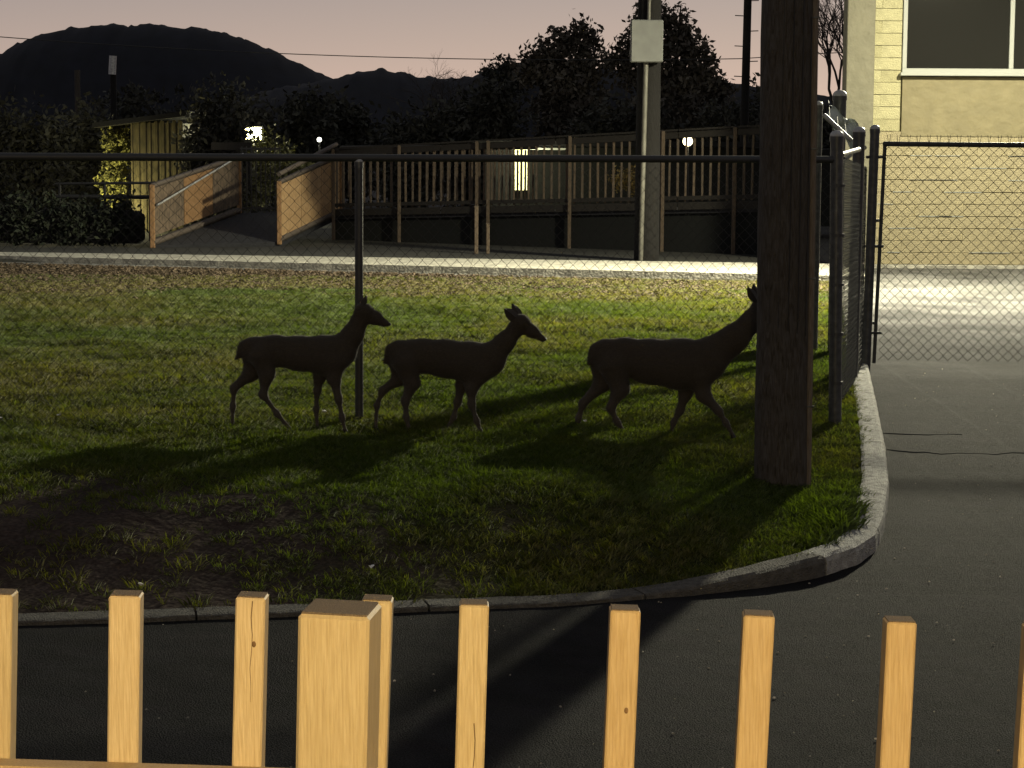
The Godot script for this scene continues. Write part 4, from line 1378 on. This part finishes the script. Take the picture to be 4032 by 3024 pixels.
func all_deer() -> void:
	var n := 0.06
	var q := 0.05
	deer("left deer of three, head held high in front of the fence post", V(-1.68, hl(-1.68, 16.9) - 0.01, 16.9), Vector2(500, 950), 0.00128, [
		[245, 445, 72, 380, 452, 84, 0, 0, 1.2], [380, 452, 84, 520, 466, 93, 0, 0, 1.2], [520, 466, 93, 690, 478, 110, 0, 0, 1.2], [690, 478, 110, 770, 462, 86, 0, 0, 1.2],
		[790, 430, 80, 852, 345, 57, 0, 0, 1.2], [852, 345, 57, 892, 262, 45, 0, 0, 1.1], [892, 262, 45, 918, 218, 40, 0, 0, 1.1],
		[918, 214, 42, 985, 248, 33, 0, 0, 1.1], [985, 248, 33, 1052, 284, 19, 0, 0, 1.1], [900, 200, 30, 925, 205, 30, 0.03, 0.03, 1], [900, 200, 30, 925, 205, 30, -0.03, -0.03, 1],
		[300, 480, 66, 335, 585, 40, n, n, 1.1], [335, 585, 40, 308, 715, 20, n, n, 1], [308, 715, 19, 392, 828, 13, n, n, 1], [392, 828, 13, 478, 930, 12, n, n, 1],
		[240, 480, 62, 232, 590, 42, -n, -n, 1.1], [232, 590, 42, 122, 685, 20, -n, -n, 1], [122, 685, 19, 114, 800, 13, -n, -n, 1], [114, 800, 13, 108, 930, 12, -n, -n, 1],
		[750, 510, 62, 738, 610, 34, q, q, 1.1], [738, 610, 34, 764, 735, 18, q, q, 1], [764, 735, 18, 786, 850, 12, q, q, 1], [786, 850, 12, 802, 930, 12, q, q, 1],
		[700, 530, 55, 645, 610, 32, -q, -q, 1.1], [645, 610, 30, 628, 700, 18, -q, -q, 1], [628, 700, 18, 622, 810, 12, -q, -q, 1], [622, 810, 12, 628, 930, 12, -q, -q, 1],
		[180, 420, 22, 150, 495, 13, 0, 0, 1]],
		[[908, 185, 934, 112, 16, 0.03, 0.055], [896, 188, 905, 118, 15, -0.03, -0.07]], Vector2(958, 214), Vector2(1066, 286), [[484, n], [110, -n], [806, q], [632, -q]])
	deer("middle deer of three, stepping with lowered neck and large raised ears", V(-0.43, hl(-0.43, 16.95) - 0.01, 16.95), Vector2(1500, 950), 0.00128, [
		[1155, 468, 76, 1290, 482, 92, 0, 0, 1.2], [1290, 482, 92, 1430, 497, 103, 0, 0, 1.2], [1430, 497, 103, 1590, 520, 114, 0, 0, 1.2], [1590, 520, 114, 1690, 510, 94, 0, 0, 1.2],
		[1710, 485, 78, 1795, 392, 53, 0, 0, 1.2], [1795, 392, 53, 1858, 312, 43, 0, 0, 1.1], [1858, 312, 43, 1890, 278, 40, 0, 0, 1.1],
		[1890, 280, 42, 1955, 328, 31, 0, 0, 1.1], [1955, 328, 31, 2022, 373, 18, 0, 0, 1.1], [1872, 268, 28, 1896, 268, 28, 0.03, 0.03, 1], [1872, 268, 28, 1896, 268, 28, -0.03, -0.03, 1],
		[1190, 520, 70, 1232, 640, 42, n, n, 1.1], [1232, 640, 40, 1190, 752, 21, n, n, 1], [1190, 752, 20, 1196, 850, 14, n, n, 1], [1196, 850, 13, 1215, 930, 12, n, n, 1],
		[1150, 520, 66, 1160, 620, 42, -n, -n, 1.1], [1160, 620, 40, 1048, 700, 20, -n, -n, 1], [1048, 700, 19, 1013, 790, 13, -n, -n, 1], [1013, 790, 13, 1004, 930, 12, -n, -n, 1],
		[1650, 570, 62, 1592, 665, 34, q, q, 1.1], [1592, 665, 34, 1592, 770, 18, q, q, 1], [1592, 770, 18, 1624, 870, 12, q, q, 1], [1624, 870, 12, 1645, 930, 12, q, q, 1],
		[1620, 570, 56, 1532, 660, 32, -q, -q, 1.1], [1532, 660, 32, 1506, 765, 18, -q, -q, 1], [1506, 765, 18, 1482, 860, 12, -q, -q, 1], [1482, 860, 12, 1442, 930, 12, -q, -q, 1],
		[1095, 440, 22, 1068, 520, 13, 0, 0, 1]],
		[[1878, 262, 1786, 186, 33, 0.03, 0.09], [1888, 258, 1836, 164, 30, -0.03, -0.05]], Vector2(1932, 288), Vector2(2032, 376), [[1219, n], [1006, -n], [1649, q], [1446, -q]])
	deer("right deer of three, largest, its head hidden behind the thick pole", V(1.19, hl(1.19, 17.2) - 0.01, 17.2), Vector2(830, 1228), 0.00109, [
		[420, 640, 108, 560, 655, 124, 0, 0, 1.2], [560, 655, 124, 740, 688, 148, 0, 0, 1.2], [740, 688, 148, 960, 706, 170, 0, 0, 1.2], [960, 706, 170, 1120, 690, 150, 0, 0, 1.2],
		[1180, 640, 128, 1345, 515, 92, 0, 0, 1.2], [1345, 515, 92, 1465, 395, 68, 0, 0, 1.1], [1465, 395, 68, 1525, 300, 58, 0, 0, 1.1],
		[1530, 296, 56, 1640, 330, 42, 0, 0, 1.1], [1640, 330, 42, 1750, 370, 24, 0, 0, 1.1],
		[470, 710, 98, 522, 880, 58, n, n, 1.1], [522, 880, 56, 452, 1020, 27, n, n, 1], [452, 1020, 25, 500, 1120, 17, n, n, 1], [500, 1120, 17, 562, 1205, 15, n, n, 1],
		[400, 700, 92, 402, 850, 56, -n, -n, 1.1], [402, 850, 54, 258, 1000, 27, -n, -n, 1], [258, 1000, 25, 226, 1110, 17, -n, -n, 1], [226, 1110, 17, 200, 1205, 15, -n, -n, 1],
		[1090, 790, 84, 1125, 925, 45, q, q, 1.1], [1125, 925, 45, 1232, 1035, 24, q, q, 1], [1232, 1035, 24, 1290, 1125, 16, q, q, 1], [1290, 1125, 16, 1335, 1205, 15, q, q, 1],
		[1050, 790, 76, 1002, 920, 42, -q, -q, 1.1], [1002, 920, 42, 962, 1050, 24, -q, -q, 1], [962, 1050, 24, 920, 1130, 16, -q, -q, 1], [920, 1130, 16, 900, 1205, 15, -q, -q, 1],
		[335, 600, 28, 300, 700, 16, 0, 0, 1]],
		[[1505, 250, 1425, 140, 34, 0.03, 0.09], [1520, 250, 1480, 125, 32, -0.03, -0.05]], Vector2(1590, 300), Vector2(1765, 374), [[566, n], [204, -n], [1339, q], [904, -q]])

# ---------------------------------------------------------------- wooden railing in the foreground
func railing() -> void:
	var t := thing("picket_railing", "pale wooden deck railing of square pickets with a thick post in the foreground", "railing")
	var z := -2.77
	var tops := [[-0.81, 1.97, 1], [-0.656, 1.968, 0], [-0.494, 1.967, 2], [-0.332, 1.966, 2], [-0.171, 1.963, 0], [-0.047, 1.958, 0], [0.147, 1.952, 1], [0.319, 1.946, 1], [0.501, 1.939, 1], [0.681, 1.932, 1], [0.85, 1.925, 0]]
	var mats := [M.pine, M.pine_b, M.pine_c]
	for i in tops.size():
		var q: Array = tops[i]
		var st := ST()
		var w: float = 0.0375 + (i * 7 % 5) * 0.0006
		var lean := 0.03 + 0.006 * sin(i * 2.1)
		var B := Basis(Vector3(0, 0, 1), -lean) * Basis(Vector3.UP, rng.randf_range(-0.05, 0.05))
		var len := 0.9
		box(st, Vector3(q[0], q[1], z) - B.y * len * 0.5, Vector3(w, len, 0.036), 0.0022, B)
		var o := put("picket", st, mats[q[2]], t)
		st = ST()
		box(st, Vector3(q[0], q[1], z) + B.y * 0.0007, Vector3(w - 0.0035, 0.0016, 0.0325), 0.0003, B)
		put("end_grain", st, M.endgrain, o)
		if i in [2, 3, 6, 9]:
			var kn := obj("knot", ball(0.0038, 1.5), M.knot, o)
			kn.position = Vector3(q[0], q[1], z) - B.y * [0.0, 0.0, 0.225, 0.06, 0.0, 0.0, 0.13, 0.0, 0.0, 0.2][i] + B.x * (0.006 - 0.004 * (i % 3)) + B.z * 0.0154
		if i in [3, 5]:
			st = ST()
			var a := Vector3(q[0] + 0.002, q[1] - 0.004 - (0.15 if i > 4 else 0.0), z + 0.0182) 
			var pts := []
			var rr := []
			for k in 7:
				pts.append(a - B.y * (k * 0.022) + B.x * (0.0012 * sin(k * 2.0 + i)))
				rr.append(0.0006 * (1.0 - k / 7.5) + 0.0001)
			tube(st, pts, rr, 4)
			put("drying_crack", st, M.crack, o)
	# main post, nearer the camera
	var st := ST()
	var Bp := Basis(Vector3(0, 0, 1), -0.022) * Basis(Vector3.UP, -0.12)
	var pc := Vector3(-0.2105, 1.972, -2.665)
	box(st, pc - Bp.y * 0.6, Vector3(0.0885, 1.2, 0.0885), 0.004, Bp)
	var post := put("post", st, M.pine, t)
	st = ST()
	box(st, pc + Bp.y * 0.001, Vector3(0.081, 0.003, 0.081), 0.0008, Bp)
	put("end_grain", st, M.endgrain, post)
	# rail that carries the pickets
	st = ST()
	var Br := Basis(Vector3(0, 0, 1), -0.028)
	box(st, Vector3(-0.03, 1.693, z + 0.0375), Vector3(2.6, 0.089, 0.038), 0.003, Br)
	put("rail", st, M.pine_b, t)
	# deck the railing stands on
	var dk := Node3D.new()
	dk.name = "deck"
	add_child(dk)
	tag(dk, "", "", "", "structure")
	for k in 25:
		st = ST()
		box(st, Vector3(0, 1.0, -2.85 + k * 0.146), Vector3(4.4, 0.036, 0.14), 0.004)
		put("board", st, M.fencewood_b, dk)
	# porch lamp on the house wall behind the camera
	var hw := thing("house_wall", "plain house wall behind the deck", "wall", Vector3(0, 1.0, 0.85))
	put("siding", (func() -> SurfaceTool:
		var s := ST()
		box(s, Vector3(0, 1.4, 0), Vector3(5.0, 2.8, 0.15))
		return s).call(), M.pilaster, hw)
	var pl := thing("porch_lamp", "warm porch lamp on the house wall behind the deck", "lamp", Vector3(0.35, 2.85, 0.77))
	st = ST()
	box(st, Vector3(0, 0, -0.015), Vector3(0.12, 0.2, 0.03), 0.005)
	put("back_plate", st, M.black, pl)
	obj("globe", ball(0.09), glow(Color(1, 0.75, 0.42), 5.0), pl).position = Vector3(0, 0, -0.14)
	omni(Vector3(0.35, 2.85, 0.63), lin(1, 0.75, 0.37), PORCH, 0.09)

func litter() -> void:
	var spots := [[0.58, 17.15, "bright scrap of litter on the grass between middle and right deer"], [-2.05, 11.95, "white scrap of litter near the kerb behind the left pickets"], [-4.05, 17.2, "pale scrap of litter at the far left of the lawn"], [-3.6, 17.3, "pale scrap of litter left of the left deer"], [-1.5, 17.4, "tiny pale scrap by the left deer's front hoof"], [-0.8, 12.35, "tiny white scrap on the grass above the thick railing post"]]
	for i in spots.size():
		var s: Array = spots[i]
		var st := ST()
		var r := RandomNumberGenerator.new()
		r.seed = i
		var pts := []
		for k in 8: pts.append(Vector3(cos(k * PI / 4) * r.randf_range(0.012, 0.024), r.randf_range(0.0, 0.02), sin(k * PI / 4) * r.randf_range(0.01, 0.02)))
		for k in 8: tri(st, Vector3(0, 0.014, 0), pts[k], pts[(k + 1) % 8], Vector3(0, -1, 0))
		for k in 8: tri(st, Vector3(0, -0.002, 0), pts[k], pts[(k + 1) % 8], Vector3(0, 1, 0))
		var o := tag(put("paper_scrap", st, M.paper), s[2], "litter", "scraps of litter on the lawn")
		o.position = V(s[0], hl(s[0], s[1]) + 0.06, s[1])
	# grit and leaf crumbs on the asphalt
	var cm := ST()
	hexa(cm, [Vector3(-0.008, 0, -0.005), Vector3(0.008, 0, -0.006), Vector3(0.007, 0, 0.006), Vector3(-0.006, 0, 0.005), Vector3(-0.005, 0.006, -0.003), Vector3(0.006, 0.007, -0.003), Vector3(0.004, 0.005, 0.004), Vector3(-0.004, 0.007, 0.003)])
	var mesh := cm.commit()
	mesh.surface_set_material(0, M.chip)
	var mm := MultiMesh.new()
	mm.transform_format = MultiMesh.TRANSFORM_3D
	mm.use_colors = true
	mm.mesh = mesh
	mm.instance_count = 260
	for i in 260:
		var d := rng.randf_range(7.0, 24.0)
		var x := rng.randf_range(-0.2, 0.25) * d
		while edge(x, d) > -0.15 and d > 9.0:
			x = rng.randf_range(-0.05, 0.25) * d
			d = rng.randf_range(8.0, 24.0)
		mm.set_instance_transform(i, Transform3D(Basis(Vector3.UP, rng.randf() * TAU).scaled(Vector3.ONE * rng.randf_range(0.4, 0.9)), V(x, hroad(d) + 0.001, d)))
		var v := 0.3 if rng.randf() < 0.7 else 0.75
		mm.set_instance_color(i, Color(v, v * 0.92, v * 0.75))
	var o := MultiMeshInstance3D.new()
	o.multimesh = mm
	o.name = "grit"
	add_child(o)
	tag(o, "pale grit and crumbs scattered over the asphalt", "grit", "", "stuff")

const YARD := 150.0
const ADDED_FLOOD := 620.0
const PORCH := 15.0

func _ready() -> void:
	var cam := Camera3D.new()
	cam.name = "camera"
	cam.fov = 19.88
	cam.near = 0.1
	cam.far = 4000.0
	add_child(cam)
	cam.position = Vector3(0, 2.55, 0)
	cam.rotation_degrees = Vector3(-6.36, 0, 0.35)
	cam.current = true
	var env := Environment.new()
	env.background_mode = Environment.BG_SKY
	var sky := Sky.new()
	var sm := PanoramaSkyMaterial.new()
	sm.panorama = sky_image()
	sky.sky_material = sm
	env.sky = sky
	env.tonemap_mode = Environment.TONE_MAPPER_LINEAR
	env.tonemap_exposure = 1.0
	env.sdfgi_enabled = true
	env.ssao_enabled = true
	env.ssil_enabled = true
	var we := WorldEnvironment.new()
	we.name = "environment"
	we.environment = env
	add_child(we)
	rng.seed = 4
	materials()
	terrain()
	hills()
	building()
	far_trees()
	hedge_and_shed()
	ramp()
	poles()
	fences()
	lamps()
	railing()
	all_deer()
	grass()
	litter()
